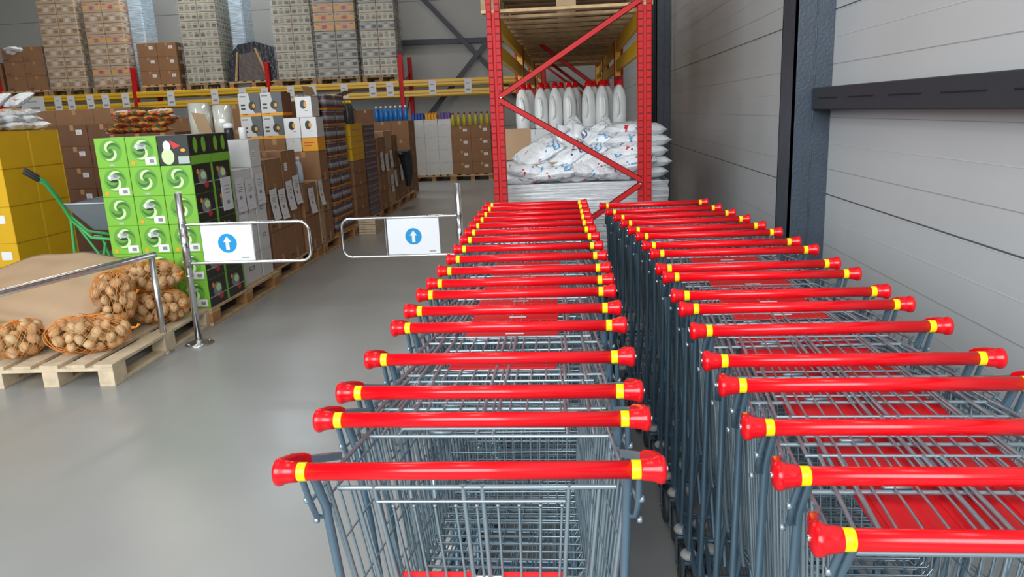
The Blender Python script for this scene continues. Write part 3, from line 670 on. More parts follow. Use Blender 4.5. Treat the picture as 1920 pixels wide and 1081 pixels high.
    if style == 'grinder':
        b.decal(*F, [(w_ * .5, h), (w_, h), (w_, h * .14), (w_ * .72, h * .14), (w_ * .6, h * .35)], mat('dark_grey_print', (.10, .11, .12), .4))
        b.decal(*F, ell(w_ * .63, h * .46, w_ * .17, h * .19), BLACKP, .002); b.decal(*F, ell(w_ * .70, h * .46, w_ * .07, h * .09), ORANGE, .0024)
        b.rect(*F, w_ * .0, 0, w_, h * .13, ORANGE, .0016); b.rect(*F, w_ * .15, .02, w_ * .4, .028, INK, .002)
        b.rect(*F, w_ * .08, h * .84, w_ * .36, h * .90, INKG); b.rect(*F, w_ * .1, h * .46, w_ * .3, h * .54, INK); b.rect(*F, w_ * .1, h * .30, w_ * .3, h * .38, INK)
        b.rect(*S, 0, 0, d, h, CARDD, .0009); b.rect(*S, 0, 0, d, h * .13, ORANGE)
    if style == 'round_':
        b.rect(*F, 0, 0, w_, h, WHITE, .0008); b.decal(*F, ell(w_ * .48, h * .62, w_ * .2, h * .22), BLACKP, .0014); b.decal(*F, ell(w_ * .60, h * .62, w_ * .09, h * .13), ORANGE, .0018); b.rect(*F, w_ * .55, h * .3, w_ * .75, h * .33, INKG)
        b.rect(*Tt, 0, 0, w_, d, ORANGE)
    if style == 'purple':
        for i in range(2): b.rect(*S, .01, h * (.2 + .4 * i), d - .01, h * (.3 + .4 * i), INKG)
        for i in range(2): b.rect(*F, .01, h * (.2 + .4 * i), w_ - .01, h * (.3 + .4 * i), INKG)
    if style == 'orange': b.rect(*F, w_ * .15, h * .6, w_ * .8, h * .66, REDPR); b.rect(*F, w_ * .15, h * .4, w_ * .6, h * .46, REDPR)
    CACHE[k] = b.mesh('carton'); return CACHE[k]
USED = set()
def carton(x0, y0, z0, w_, d, h, style, label, group, rz=0, name='cardboard_carton', cat='box', g=.0015):
    me = carton_mesh(w_ - 2 * g, d - 2 * g, h - g * .6, style)
    o = link(name, me, None, (x0 + w_ / 2, y0 + d / 2, z0), rz)
    assert label not in USED or True
    USED.add(label); return tag(o, label, cat, group)
ROW = ['bottom row', 'second row', 'third row', 'fourth row', 'fifth row', 'sixth row', 'seventh row', 'eighth row', 'ninth row']
def stack(x0, y0, z0, nx, ny, nz, w_, d, h, style, desc, where, group, name='cardboard_carton', cat='box', sty=None, jit=0.0, skip=None):
    cx = {1: [''], 2: ['left', 'right'], 3: ['left', 'middle', 'right'], 4: ['far left', 'left middle', 'right middle', 'far right'], 5: ['far left', 'left middle', 'middle', 'right middle', 'far right']}[nx]
    cy = {1: [''], 2: ['front', 'rear'], 3: ['front', 'centre', 'rear']}[ny]
    for k in range(nz):
        for j in range(ny):
            for i in range(nx):
                if skip and skip(i, j, k): continue
                st = sty(i, j, k) if sty else style
                pos = ' '.join(q for q in (cy[j], cx[i]) if q)
                lab = f"{desc} in {where}, {'top row' if k == nz - 1 and nz > 1 else ROW[k]}" + (', ' + pos if pos else '')
                carton(x0 + i * w_ + R.uniform(-jit, jit), y0 + j * d + R.uniform(-jit, jit), z0 + k * h, w_, d, h, st, lab, group, R.uniform(-jit, jit) * .5, name, cat)
PZ = .1445
# pallets along the left product line
for i, (yc, xc, wd) in enumerate(((6.20, -3.33, .96), (7.70, -3.40, .96), (9.20, -3.40, .96), (10.72, -3.42, .96), (12.24, -3.46, .96), (13.75, -3.50, .96))):
    pallet(xc, yc, 0, 1.42, wd, ['wooden pallet under the green and the white cartons', 'wooden pallet under the taped brown cartons', 'wooden pallet under the jar tower', 'wooden pallet under the small yellow cartons',
                                  'wooden pallet under the brown cartons below the blue bottles', 'farthest wooden pallet of the left line'][i], WOOD, BLOCK, 0, 'pallets of the left product line')
# green carton stack
GH = .2245; GX = -3.605
sty = lambda i, j, k: 'green2' if (i, k) in ((1, 5), (0, 4), (1, 3), (0, 2), (1, 2), (2, 2), (1, 1), (2, 1), (0, 1), (2, 0), (0, 0)) else 'green1'
stack(GX, 5.505, PZ, 3, 2, 6, .2485, .335, GH, 'green1', 'green carton with swirl print', 'the green stack', 'green cartons by the left gate', sty=lambda i, j, k: 'black' if (k == 5 and i == 2) else sty(i, j, k), skip=lambda i, j, k: j == 1 and i == 0 or (j == 1 and k == 5 and i == 1))
# open flap leaning on top of the green stack
b = MB(); b.box(-.09, -.002, 0, .09, .002, .17, CARDL, .001); o = b.build('cardboard_flap', None, (-2.98, 6.05, PZ + 6 * GH + .002), 0); o.rotation_euler = (.35, .1, -.5); tag(o, 'loose tan cardboard flap standing on top of the green stack', 'cardboard')
# white cartons
stack(-3.46, 6.20, PZ, 2, 1, 4, .285, .42, .255, 'white', 'plain white carton', 'the low white stack', 'white cartons of the left line', jit=.003)
stack(-3.45, 6.645, PZ, 2, 1, 4, .28, .235, .255, 'white', 'narrow white carton', 'the tall white stack', 'white cartons of the left line', jit=.003)
carton(-3.45, 6.645, PZ + 4 * .255, .56, .24, .25, 'whitelab', 'big white carton with photo label on top of the taller white stack', 'white cartons of the left line')
b = MB(); b.lathe([(.035, 0), (.035, .10), (.033, .105)], WHITE, 16); o = b.build('white_tub', None, (-2.98, 6.76, PZ + 4 * .255 + .252)); tag(o, 'small white tub standing on the big white carton', 'tub')
b = MB(); b.lathe([(.04, 0), (.04, .10), (.03, .11)], BLACKP, 16); b.lathe([(.046, .105), (.046, .14), (.02, .15)], WHITE, 16); o = b.build('jar', None, (-3.12, 6.78, PZ + 4 * .255 + .252)); tag(o, 'black jar with white lid standing on the big white carton', 'jar')
# brown + taped
stack(-3.265, 7.02, PZ, 1, 2, 2, .345, .42, .36, 'brown', 'brown carton', 'the taped stack behind the white cartons', 'brown cartons of the left line', jit=.004)
carton(-3.262, 7.02, PZ + .722, .34, .42, .34, 'brown', 'brown carton with tape, nearer of the two on top of the taped stack', 'brown cartons of the left line', .02)
carton(-3.262, 7.47, PZ + .722, .34, .38, .40, 'brownlab', 'brown carton with white label, farther of the two on the taped stack', 'brown cartons of the left line', -.02)
# bottles on carton
stack(-3.38, 7.92, PZ, 1, 1, 2, .48, .44, .37, 'brown', 'brown carton', 'the stack under the lilac bottle', 'brown cartons of the left line')
stack(-3.36, 8.40, PZ, 1, 1, 2, .46, .16, .37, 'tan', 'narrow tan carton', 'the slim stack before the jar tower', 'brown cartons of the left line')
def bottle(name, loc, s, m, capm, label, cat, group=None, prof=None, sub=True):
    t = thing(name, label, cat, loc, 0, group)
    p = prof or [(.030, 0), (.036, .006), (.038, .08), (.036, .15), (.028, .185), (.014, .205), (.014, .215)]
    p2 = [(r * s, z * s) for r, z in p]
    key = (name, round(s, 3), m.name)
    if key not in CACHE: b = MB(); b.lathe(p2, m, 14); CACHE[key] = b.mesh('body')
    link('body', CACHE[key], t)
    key = ('cap', name, round(s, 3), capm.name)
    if key not in CACHE:
        zt = p2[-1][1]; r = p2[-1][0] * 1.3; b = MB(); b.lathe([(r, zt - .004 * s), (r, zt + .022 * s), (r * .8, zt + .026 * s)], capm, 12); CACHE[key] = b.mesh('cap')
    link('cap', CACHE[key], t); return t
bottle('bottle', (-3.00, 7.98, PZ + .743), 1.15, mat('lilac_bottle', (.30, .28, .55), .35), GREEN, 'lilac bottle with green cap on the brown carton', 'bottle')
bottle('bottle', (-2.98, 8.08, PZ + .743), 1.2, mat('pale_blue_bottle', (.45, .52, .58), .35), WHITE, 'pale blue bottle beside the lilac bottle', 'bottle')
bottle('bottle', (-3.10, 8.07, PZ + .743), 1.2, WHITE, mat('green_cap', (.04, .35, .06), .4), 'white bottle with green cap behind the lilac bottle', 'bottle')
# paper sign sheets hanging on the aisle side of the cartons
def sheet(y, z, x, label, h=.27, w_=.19, curl=.02):
    b = MB(); N = 6; vs = []; fs = []
    for i in range(N + 1):
        t = i / N; xx = .004 + curl * (1 - t) ** 2.2
        vs += [(xx, -w_ / 2, h * t), (xx, w_ / 2, h * t)]
    fs = [(2 * i, 2 * i + 1, 2 * i + 3, 2 * i + 2) for i in range(N)]
    b.add(vs, fs, PAPER, True)
    for (a0, b0, a1, b1) in ((.25, .80, .75, .815), (.3, .70, .8, .72), (.22, .64, .78, .66), (.28, .58, .7, .60), (.35, .36, .62, .46), (.1, .12, .5, .13)):
        def P(u, v):
            xx = .004 + curl * (1 - v) ** 2.2 + .0012; return (xx, -w_ / 2 + w_ * u, h * v)
        b.add([P(a0, b0), P(a1, b0), P(a1, b1), P(a0, b1)], [(0, 1, 2, 3)], INKG)
    o = b.build('paper_sign', None, (x, y, z)); tag(o, label, 'paper sign', 'white paper signs on the product line')
xs = -2.887
shs = [(6.34, .80, .30, -2.887), (6.34, .50, .28, -2.887), (6.54, .80, .27, -2.887), (6.77, .82, .28, -2.887), (7.12, .62, .30, -2.913), (7.34, .60, .30, -2.913), (7.56, .66, .30, -2.913), (7.76, .70, .30, -2.913), (8.14, .55, .28, -2.893), (8.47, .60, .28, -2.893)]
for i, (y, z, hh, x) in enumerate(shs): sheet(y, z, x, 'white paper sign taped on the left line, ' + ORD[i] + ' from the green stack', hh, .18 if y != 8.47 else .14, .03 if i > 3 else .008)
o = MB().box(0, -.09, 0, .003, .09, .27, PAPER).build('paper_sign', None, (-2.854, 6.02, .86)); 
bb = MB()
for (a0, b0, a1, b1) in ((-.05, .2, .05, .205), (-.04, .17, .06, .175), (-.05, .14, .05, .145), (-.02, .05, .03, .08)): bb.rect((.003, 0, 0), (0, 1, 0), (0, 0, 1), a0, b0, a1, b1, INKG)
bb.build('print', o); tag(o, 'white paper sign on the black printed side of the green stack', 'paper sign')

# jar tower: shrink packs in orange trays
def jar_pack_proto():
    P = {}
    b = MB(); b.box(-.18, -.12, 0, .18, .12, .028, mat('jar_tray_orange', (.50, .17, .01), .6), .003); P['tray'] = b.mesh('tray')
    b = MB(); b.lathe([(.036, .0), (.040, .006), (.040, .110), (.034, .132), (.034, .138)], LAMPW, 12); b.lathe([(.0405, .04), (.0405, .095)], INKG, 12); P['jar'] = b.mesh('jar')
    b = MB(); b.lathe([(.036, .138), (.036, .154), (.033, .156)], INKG, 12); P['lid'] = b.mesh('lid'); return P
JP = jar_pack_proto(); JPRO = None
def jar_pack(loc, label, rz=0):
    global JPRO
    if JPRO is None:
        t = thing('jar_pack', label, 'pack of jars', loc, rz, 'jar packs in the tower'); link('tray', JP['tray'], t)
        for i in range(4):
            for j in range(3):
                if 0 < i < 3 and j == 1: continue
                if i in (0, ) and j == 1: continue
                q = link('jar', JP['jar'], t, (-.135 + i * .09, -.078 + j * .078, .028)); link('lid', JP['lid'], q)
        JPRO = t
    else: t = copy_tree(JPRO); t.location = loc; t.rotation_euler = (0, 0, rz); t['label'] = label
    return t
for k in range(9):
    for j in range(3):
        jar_pack((-3.10, 9.20 + j * .252, PZ + .002 + k * .191), 'shrink pack of dark jars in the jar tower, ' + ROW[k] + ', ' + ('nearest', 'middle', 'farthest')[j], PI if j == 1 else 0)
# tool boxes stacked left of the jar tower, on brown cartons
bx = at(458, 286, 8.62).x
stack(-3.83, 8.64, PZ, 2, 1, 3, .26, .42, .408, 'brown', 'brown carton', 'the stack under the tool boxes', 'brown cartons under the tool boxes')
gb = PZ + 3 * .408 + .001
for k in range(2):
    for i in range(2):
        carton(-3.82 + i * .262, 8.64, gb + k * .262, .258, .3, .262, 'grinder', 'white tool box with orange stripe, ' + ('lower' if k == 0 else 'upper') + ' row ' + ('left' if i == 0 else 'right'), 'tool boxes beside the jar tower', 0, 'tool_box')
stack(-3.29, 8.60, PZ, 1, 1, 3, .38, .30, .355, 'brown', 'brown carton', 'the stack under the orange box', 'brown cartons under the tool boxes')
zo = PZ + 3 * .355 + .001
carton(-3.10, 8.60, zo, .19, .28, .155, 'orange', 'orange box below the white disc boxes', 'small boxes beside the jar tower')
carton(-3.29, 8.60, zo, .185, .28, .155, 'white', 'small white box left of the orange box', 'small boxes beside the jar tower')
for k, xs_ in enumerate(((-3.29, -3.095), (-3.13,))):
    for i, x in enumerate(xs_): carton(x, 8.60, zo + .156 + k * .232, .19, .26, .23, 'round_', 'white box with black disc picture, ' + (('lower left', 'lower right')[i] if k == 0 else 'upper one'), 'disc boxes beside the jar tower', 0, 'tool_box')

# yellow printed cartons
stack(-3.26, 10.02, PZ, 1, 1, 5, .33, .62, .17, 'brown', 'flat brown carton', 'the stack under the small yellow cartons', 'brown cartons of the far left line')
stack(-3.26, 10.02, PZ + .851, 1, 1, 3, .33, .62, .165, 'yprint', 'yellow carton with dark emblem', 'the small yellow stack', 'small yellow cartons')
for i in range(3):
    for j in range(2):
        bottle('motor_oil_bottle', (-3.16 + i * .095, 10.10 + j * .14, PZ + .851 + .4955), 1.28, GREYB, YEL, 'dark grey bottle with yellow cap, ' + ('front', 'rear')[j] + ' ' + ('left', 'middle', 'right')[i] + ' on the small yellow cartons', 'bottle', 'dark grey bottles on the yellow cartons')
stack(-3.30, 10.72, PZ, 1, 1, 8, .36, .60, .165, 'purple', 'dark purple printed carton', 'the purple stack', 'dark purple cartons')
carton(-3.82, 10.6, PZ, .4, .5, .80, 'brown', 'tall brown carton behind the small yellow cartons', 'brown cartons of the far left line')
carton(-3.82, 10.6, PZ + .80, .4, .5, .80, 'brown', 'tall brown carton stacked second behind the small yellow cartons', 'brown cartons of the far left line')
# open carton atop
def open_carton(x, y, z, w_, d, h, label):
    t = thing('open_carton', label, 'box', (x, y, z)); b = MB(); th = .006
    b.box(-w_ / 2, -d / 2, 0, w_ / 2, d / 2, th, CARD)
    b.box(-w_ / 2, -d / 2, 0, w_ / 2, -d / 2 + th, h, CARD); b.box(-w_ / 2, d / 2 - th, 0, w_ / 2, d / 2, h, CARD)
    b.box(-w_ / 2, -d / 2, 0, -w_ / 2 + th, d / 2, h, CARD); b.box(w_ / 2 - th, -d / 2, 0, w_ / 2, d / 2, h, CARD); b.build('body', t)
    f = MB().box(0, -d / 2, 0, w_ * .45, d / 2, .005, CARDL).build('flap', t, (w_ / 2, 0, h)); f.rotation_euler = (0, -.35, 0)
    f = MB().box(-w_ * .4, -d / 2, 0, 0, d / 2, .005, CARDL).build('flap', t, (-w_ / 2, 0, h)); f.rotation_euler = (0, 1.2, 0)
    return t
open_carton(-3.50, 10.85, PZ + 1.601, .40, .45, .14, 'open brown carton with raised flap above the dark grey bottles')
carton(-3.80, 10.6, PZ + 1.6005, .001 + .08, .1, .03, 'brown', 'flat brown strip carton beside the open carton', 'brown cartons of the far left line')
for i, (y, hgt, st) in enumerate(((11.42, .28, 'brown'), (11.98, .30, 'tan'), (12.54, .28, 'brown'), (13.1, .26, 'brown'), (13.68, .25, 'brown'), (14.2, .25, 'darklab'))):
    nz = (4, 4, 4, 3, 3, 3)[i]
    stack(-3.32 - i * .03, y, PZ, 1, 1, nz, .38, .53 if i < 5 else .24, hgt, st, 'brown carton', 'the ' + ORD[i] + ' stack past the purple cartons', 'brown cartons of the far left line', jit=.004)
for i, (y, z) in enumerate(((11.6, .75), (11.9, .72), (12.3, .35), (12.35, .75), (12.7, .4), (13.3, .45), (13.9, .4))):
    sheet(y, z, -2.93 - .03 * (0, 0, 1, 1, 2, 3, 4)[i] + (0, 0, 0, 0, 0, 0, 0)[i] - .0, 'white paper sign past the purple cartons, ' + ORD[i] + ' from the front', .28, .19, .01)
# black folded sack hanging near the end
b = MB(); b.tube([(-2.86, 12.9, .98), (-2.84, 12.92, .86), (-2.82, 12.98, .6), (-2.84, 13.0, .38)], [.13, .11, .09, .05], BLACKF, 8); b.box(-2.93, 12.62, .93, -2.80, 13.2, .99, BLACKF, .01)
o = b.build('black_bag'); tag(o, 'black bag hanging on the far brown cartons of the left line', 'bag')
# light wooden crates stack near the aisle
for k in range(6):
    b = MB(); b.box(-.12, -.16, 0, .12, .16, .028, WOODL, .002); b.box(-.11, -.15, .028, .11, .15, .034, WOODD)
    o = b.build('wooden_tray', None, (-2.90, 10.12, PZ + .002 + k * .0345), 0); tag(o, 'flat pale wooden tray by the aisle, ' + ROW[k] + ' of the small pile', 'tray', 'pile of wooden trays')
    o.location.x = -2.80 if False else -2.985 + .0
for o in [o for o in COL.objects if o.name.startswith('wooden_tray')]: o.location.x = -2.80; o.location.z -= PZ

# film rolls + support stack behind the green cartons
stack(-3.86, 7.05, PZ + .001, 2, 1, 4, .29, .45, .316, 'brown', 'brown carton', 'the stack under the film rolls', 'brown cartons under the film rolls')
for i, (x, r, h) in enumerate(((-3.65, .105, .36), (-3.42, .09, .33))):
    b = MB(); b.lathe([(r * .35, 0), (r, .0), (r, h), (r * .35, h), (r * .3, h - .02)], FILM, 28); o = b.build('film_roll', None, (x + .03, 7.28, 1.409)); tag(o, ('thick', 'slimmer')[i] + ' upright roll of clear film behind the green stack', 'roll of film', 'film rolls')
# colourful snack packs behind
def pillow(name, loc, sx, sy, sz, m, label, cat, group, rot=(0, 0, 0), seed=0, tie=False):
    key = ('pillow', round(sx, 2), round(sy, 2), round(sz, 2), m.name, seed % 5)
    if key not in CACHE:
        rr = random.Random(seed); N = 14; vs = []; fs = []
        ph = [rr.uniform(0, 6) for _ in range(4)]
        for side in (1, -1):
            for j in range(N + 1):
                for i in range(N + 1):
                    u, v = i / N * 2 - 1, j / N * 2 - 1
                    k = (max(0, 1 - abs(u) ** 3.2) * max(0, 1 - abs(v) ** 3.2)) ** .5
                    pinch = 1 - .07 * (1 - abs(v)) * abs(u) - .05 * (1 - abs(u)) * abs(v)
                    wr = (.10 * math.sin(5 * u + ph[0] + 2 * v) * math.cos(4 * v + ph[1]) + .07 * math.sin(11 * u - 6 * v + ph[3])) * k
                    vs.append((u * sx / 2 * pinch, v * sy / 2 * pinch, side * sz / 2 * (k + wr) + (1 - k) * .03 * sz * math.sin(6 * u + ph[2])))
        o_ = (N + 1) ** 2
        for j in range(N):
            for i in range(N):
                a = j * (N + 1) + i; fs.append((a, a + 1, a + N + 2, a + N + 1)); a += o_; fs.append((a, a + N + 1, a + N + 2, a + 1))
        b = MB(); b.add(vs, fs, m, True); CACHE[key] = b.mesh(name)
    o = link(name, CACHE[key], None, loc, rot=rot); return tag(o, label, cat, group)

# colourful packs on a brown stack behind the green cartons
stack(-5.35, 8.3, 0, 3, 1, 5, .30, .5, .30, 'dark', 'dark brown carton', 'the stack under the colourful packs', 'dark cartons behind the green stack')
for i in range(16):
    x = -5.20 + (i % 4) * .17 + (i // 4) * .03; z = 1.503 + .035 + (i // 4) * .062
    pillow('snack_pack', (x, 8.42 + (i % 3) * .05, z), .20, .24, .065, COLP, 'colourful snack pack in the heap behind the green stack', 'snack pack', 'colourful snack packs', (R.uniform(-.15, .15), R.uniform(-.15, .15), R.uniform(-.5, .5)), i)
# dark brown stacks with small white stickers
stack(-7.35, 9.3, 0, 4, 1, 6, .40, .5, .272, 'darklab', 'dark stickered carton', 'the wall behind the yellow cartons', 'dark cartons behind the yellow cartons', jit=.003)
stack(-7.55, 9.95, 0, 3, 1, 4, .55, .6, .46, 'brown', 'big brown carton', 'the high row behind the stickered cartons', 'big brown cartons at the left rear')
stack(-5.30, 11.2, 0, 2, 1, 5, .55, .55, .37, 'brown', 'brown carton', 'the pair of stacks behind the film rolls', 'brown cartons at the left rear')
stack(-10.2, 10.6, 0, 3, 1, 4, .62, .6, .44, 'brown', 'big brown carton', 'the far left stack behind the snack packs', 'big brown cartons at the left rear')

# yellow carton stack with snack packs on top
YX = at(28, 440, 6.0).x
stack(YX - 3 * .42, 6.0, .0, 3, 2, 5, .42, .395, .3155, 'yellow', 'yellow carton', 'the yellow stack at the left edge', 'yellow cartons at the left edge', sty=lambda i, j, k: 'yellowlab' if (j == 0 and k in (1, 2, 3)) else 'yellow')
for i in range(22):
    row = i // 7; c = i % 7
    pillow('snack_pack', (YX - .14 - (c % 3) * .19 - row * .04, 6.10 + (c // 3) * .27 + (c % 2) * .05, 5 * .3155 + .035 + row * .058), .21, .27, .075, SNACK, 'white and orange snack pack in the heap on the yellow stack', 'snack pack', 'snack packs on the yellow stack', (R.uniform(-.12, .12), R.uniform(-.12, .12), R.uniform(-.6, .6)), i)
for i in range(4):
    pillow('snack_pack', (YX - .16 - (i % 2) * .22, 6.12 + (i // 2) * .45, 5 * .3155 + .27), .19, .22, .08, SNACK, 'white and orange snack pack standing on top of the heap on the yellow stack', 'snack pack', 'standing snack packs on the yellow stack', (.5, R.uniform(-.2, .2), R.uniform(-.5, .5)), i)

# wheelbarrow
WY = 6.35
t = thing('wheelbarrow', 'green framed wheelbarrow with grey metal tray beside the yellow stack', 'wheelbarrow', (0, 0, 0))
for dy in (0, .0):
    pass
A = [at(50, 325, 5.75), at(85, 345, 5.85), at(112, 378, 6.0), at(133, 412, 6.1)]
B_ = at(124, 470, 6.1); B_2 = Vector((B_.x, B_.y, .03))
wbx = A[3]
def wb_side(off, nm):
    o3 = Vector((-.62 * off, .84 * off, 0)); off = off * .84
    MB().tube([A[0] + o3, A[1] + o3, A[2] + o3, A[3] + o3, A[3] + o3 + Vector((.16, 0, -.16)), A[3] + o3 + Vector((.7, -off * .3, -.22)), A[3] + Vector((1.05, .25, -.42))], .014, GREENM, 10).build('frame_tube', t)
    MB().tube([A[3] + o3, Vector((A[3].x - .03, A[3].y + off, .35)), Vector((A[3].x - .03, A[3].y + off, .02)), Vector((A[3].x + .12, A[3].y + off, .02)), A[3] + o3 + Vector((.28, 0, -.20))], .013, GREENM, 10).build('leg', t)
    MB().tube([A[0] + o3 + Vector((-.02, 0, .01)), A[0] + o3, A[1] + o3 * 1 + (A[0] - A[1]) * .35], .019, BLACKR, 10).build('grip', t)
wb_side(0, 'n'); wb_side(.5, 'f')
b = MB(); x0, y0, z0 = A[3].x + .02, A[3].y - .06, A[3].z - .02
zt = A[3].z + .14
top = [(x0 - .02, y0, zt), (x0 + .95, y0, zt), (x0 + .95, y0 + .62, zt), (x0 - .02, y0 + .62, zt)]
bot = [(x0 + .14, y0 + .12, z0 - .08), (x0 + .62, y0 + .12, z0 - .10), (x0 + .62, y0 + .5, z0 - .10), (x0 + .14, y0 + .5, z0 - .08)]
vs = top + bot; b.add(vs, [(4, 7, 6, 5), (0, 1, 5, 4), (1, 2, 6, 5), (2, 3, 7, 6), (3, 0, 4, 7)], TRAY)
b.tube([Vector(p) for p in top], .008, TRAY, 6, closed=True); o = b.build('tray', t)
md = o.modifiers.new('Solidify', 'SOLIDIFY'); md.thickness = .003
b = MB(); b.lathe([(.03, -.03), (.13, -.02), (.17, -.04), (.19, 0), (.17, .04), (.13, .02), (.03, .03)], BLACKR, 24, Matrix.Translation(A[3] + Vector((1.0, .25, 0))) @ Matrix.Rotation(PI / 2, 4, 'X')); o = b.build('wheel', t)
o.location.z = -(A[3].z - .19)

# ------------------------------------------------------------------ yellow-beam rack at the back
def rackY(x): return 18.3 + .09 * (x + 2.0)
RB = math.atan(.09)
XU = [-3.95, -7.10, -10.25, -13.45, -16.3]
t = thing('pallet_rack', 'long pallet rack with red uprights and double yellow beams along the back wall', 'rack', (0, 0, 0))
def upright(b, x, y, h, w_=.10, d=.08, m=RACKR): b.box(x - w_ / 2, y, 0.01, x + w_ / 2, y + d, h, m, .004)
for x in XU:
    for dy in (0, 1.05):
        b = MB(); upright(b, x, rackY(x) + dy, 3.0 if x > -5 else 2.95); b.box(x - .08, rackY(x) + dy - .03, 0, x + .08, rackY(x) + dy + .11, .01, RACKR); b.build('upright', t)
    b = MB()
    for z in (.4, 1.4, 2.3): b.tube([(x, rackY(x) + .08, z), (x, rackY(x) + 1.05, z + .8 if z < 2 else z + .3)], .02, RACKR, 4)
    b.build('bracing', t)
XE = [-.60] + XU
for i in range(len(XE) - 1):
    xa, xb = XE[i + 1], XE[i]
    for dy in (-.03, 1.13):
        for z in (2.02, 2.26):
            b = MB(); p = Vector((xa, rackY(xa) + dy, z)); L = (xb - xa) / math.cos(RB); T = Matrix.Translation(p) @ Matrix.Rotation(RB, 4, 'Z')
            b.box(0.052, -.025, 0, L - .052, .025, .135, BEAM, .006, T); b.box(0.06, -.027, .05, L - .06, -.0245, .075, mat('beam_fold', (.45, .24, .004), .5), 0, T); b.build('beam', t)
for dy in (0, 1.05):
    b = MB(); upright(b, -.60, rackY(-.6) + dy, 2.6); b.build('upright', t)
tx = [16, 90, 134, 157, 190, 217, 252, 332, 410, 460, 500, 547, 587, 645, 697, 729, 808, 875]
for i, px in enumerate(tx):
    p = at(px, 170, 17.4); x = p.x * 17.9 / 17.4; y = rackY(x) - .062; wd = .17 if px != 90 else .17
    if px in (90,): wd = .55
    b = MB(); b.box(-wd / 2, -.002, 0, wd / 2, .001, .33, PAPER); b.rect((-wd / 2, -.002, 0), (1, 0, 0), (0, 0, 1), wd * .2, .06, wd * .8, .10, INKG); b.rect((-wd / 2, -.002, 0), (1, 0, 0), (0, 0, 1), wd * .2, .22, wd * .7, .235, INKG)
    o = b.build('price_card', None, (x, y, 2.045), RB); tag(o, ('wide' if px == 90 else 'white') + ' price card on the yellow beams of the back rack, ' + ORD[i] + ' from the left', 'price card', 'price cards on the back rack')
# goods on the upper level: helpers
LZ = 2.397
def up_pallet(px, W, label, L=1.1, m=WOODD):
    x = at(px, 150, 18.3).x; y = rackY(x) + .60; pallet(x, y, LZ, L, W, label, m, BLOCK if m is WOOD else m, RB, 'pallets on the upper level of the back rack'); return x, y
PKC = {}
def pack_mesh(w_, d, h, kind):
    k = (round(w_, 2), round(d, 2), round(h, 2), kind)
    if k in PKC: return PKC[k]
    b = MB(); base, acc, acc2 = {'cans': (mat('pale_can_pack', (.50, .44, .34), .35), mat('can_label_dark', (.12, .11, .10), .4), mat('can_label_green', (.20, .28, .20), .4)), 'brown': (mat('tan_pack', (.52, .35, .20), .4), mat('pack_print_brown', (.30, .15, .07), .4), mat('pack_print_cream', (.66, .58, .48), .4)), 'dark': (mat('grey_can_pack', (.30, .28, .24), .35), mat('can_label_navy', (.03, .05, .07), .4), SILV), 'orange': (mat('beige_pack', (.48, .35, .22), .4), ORANGE, REDPR)}[kind]
    b.box(-w_ / 2, -d / 2, 0, w_ / 2, d / 2, h, base, .012)
    for F_, ww in ((((-w_ / 2, -d / 2, 0), (1, 0, 0), (0, 0, 1)), w_), (((w_ / 2, -d / 2, 0), (0, 1, 0), (0, 0, 1)), d)):
        n = 3
        for i in range(n):
            cx = ww * (i + .5) / n
            b.rect(*F_, cx - ww * .11, h * .25, cx + ww * .11, h * .62, acc if i != 1 else acc2); b.rect(*F_, cx - ww * .08, h * .72, cx + ww * .08, h * .82, acc2 if i != 1 else acc)
    PKC[k] = b.mesh('pack'); return PKC[k]
def tower(px, W, D, rows, h, kinds, label, wrap=WRAP, side=False, nx=2):
    x, y = up_pallet(px, W, 'dark pallet under the ' + label.split(',')[0])
    t = thing('wrapped_goods_tower', label, 'wrapped goods', (x, y, LZ + .1445), RB, 'wrapped towers on the upper level')
    for k in range(rows):
        kd = kinds[k % len(kinds)]; w_ = W * .96 / nx
        for i in range(nx):
            for j in range(2):
                q = link('pack', pack_mesh(w_ - .01, D / 2 - .01, h - .006, kd), t, (-W * .48 + w_ * (i + .5), -D / 4 + j * D / 2, k * h + .0))
    b = MB(); N = rows * 2; H_ = rows * h + .01
    rr = random.Random(px); vs = []; fs = []
    ring = []
    M2 = 28
    for k in range(N + 1):
        for i in range(M2):
            a = i / M2 * 4; sd = int(a); f = a - sd; hw, hd = W / 2 + .004, D / 2 + .012
            p = [(-hw + 2 * hw * f, -hd), (hw, -hd + 2 * hd * f), (hw - 2 * hw * f, hd), (-hw, hd - 2 * hd * f)][sd]
            j = rr.uniform(0, .018); vs.append((p[0] + (j if p[0] > 0 else -j), p[1] + (j if p[1] > 0 else -j), H_ * k / N))
    for k in range(N):
        for i in range(M2): i2 = (i + 1) % M2; fs.append((k * M2 + i, k * M2 + i2, (k + 1) * M2 + i2, (k + 1) * M2 + i))
    b.add(vs, fs, wrap, True); b.build('stretch_wrap', t)
    return t
tower(162, .93, 1.0, 9, .24, ['brown'], 'brown goods tower in clear wrap, leftmost of the two brown towers')
tower(238, .93, 1.0, 9, .24, ['brown', 'orange', 'brown'], 'brown goods tower in clear wrap, right of its brown twin and bluish at its side', WRAPB if False else WRAP)
tower(400, .90, 1.0, 11, .20, ['cans'], 'pale can tower in clear wrap, between the taped cartons and the black draped load', WRAP)
tower(563, .92, 1.0, 10, .205, ['cans'], 'pale can tower in clear wrap right of the black draped load')
tower(638, 1.02, 1.0, 10, .21, ['dark', 'dark', 'dark', 'dark', 'dark', 'orange', 'orange', 'orange'], 'grey and orange goods tower in clear wrap, second from the right')
tower(714, .86, 1.0, 10, .205, ['cans', 'cans', 'dark'], 'pale can tower in clear wrap, rightmost on the upper level')
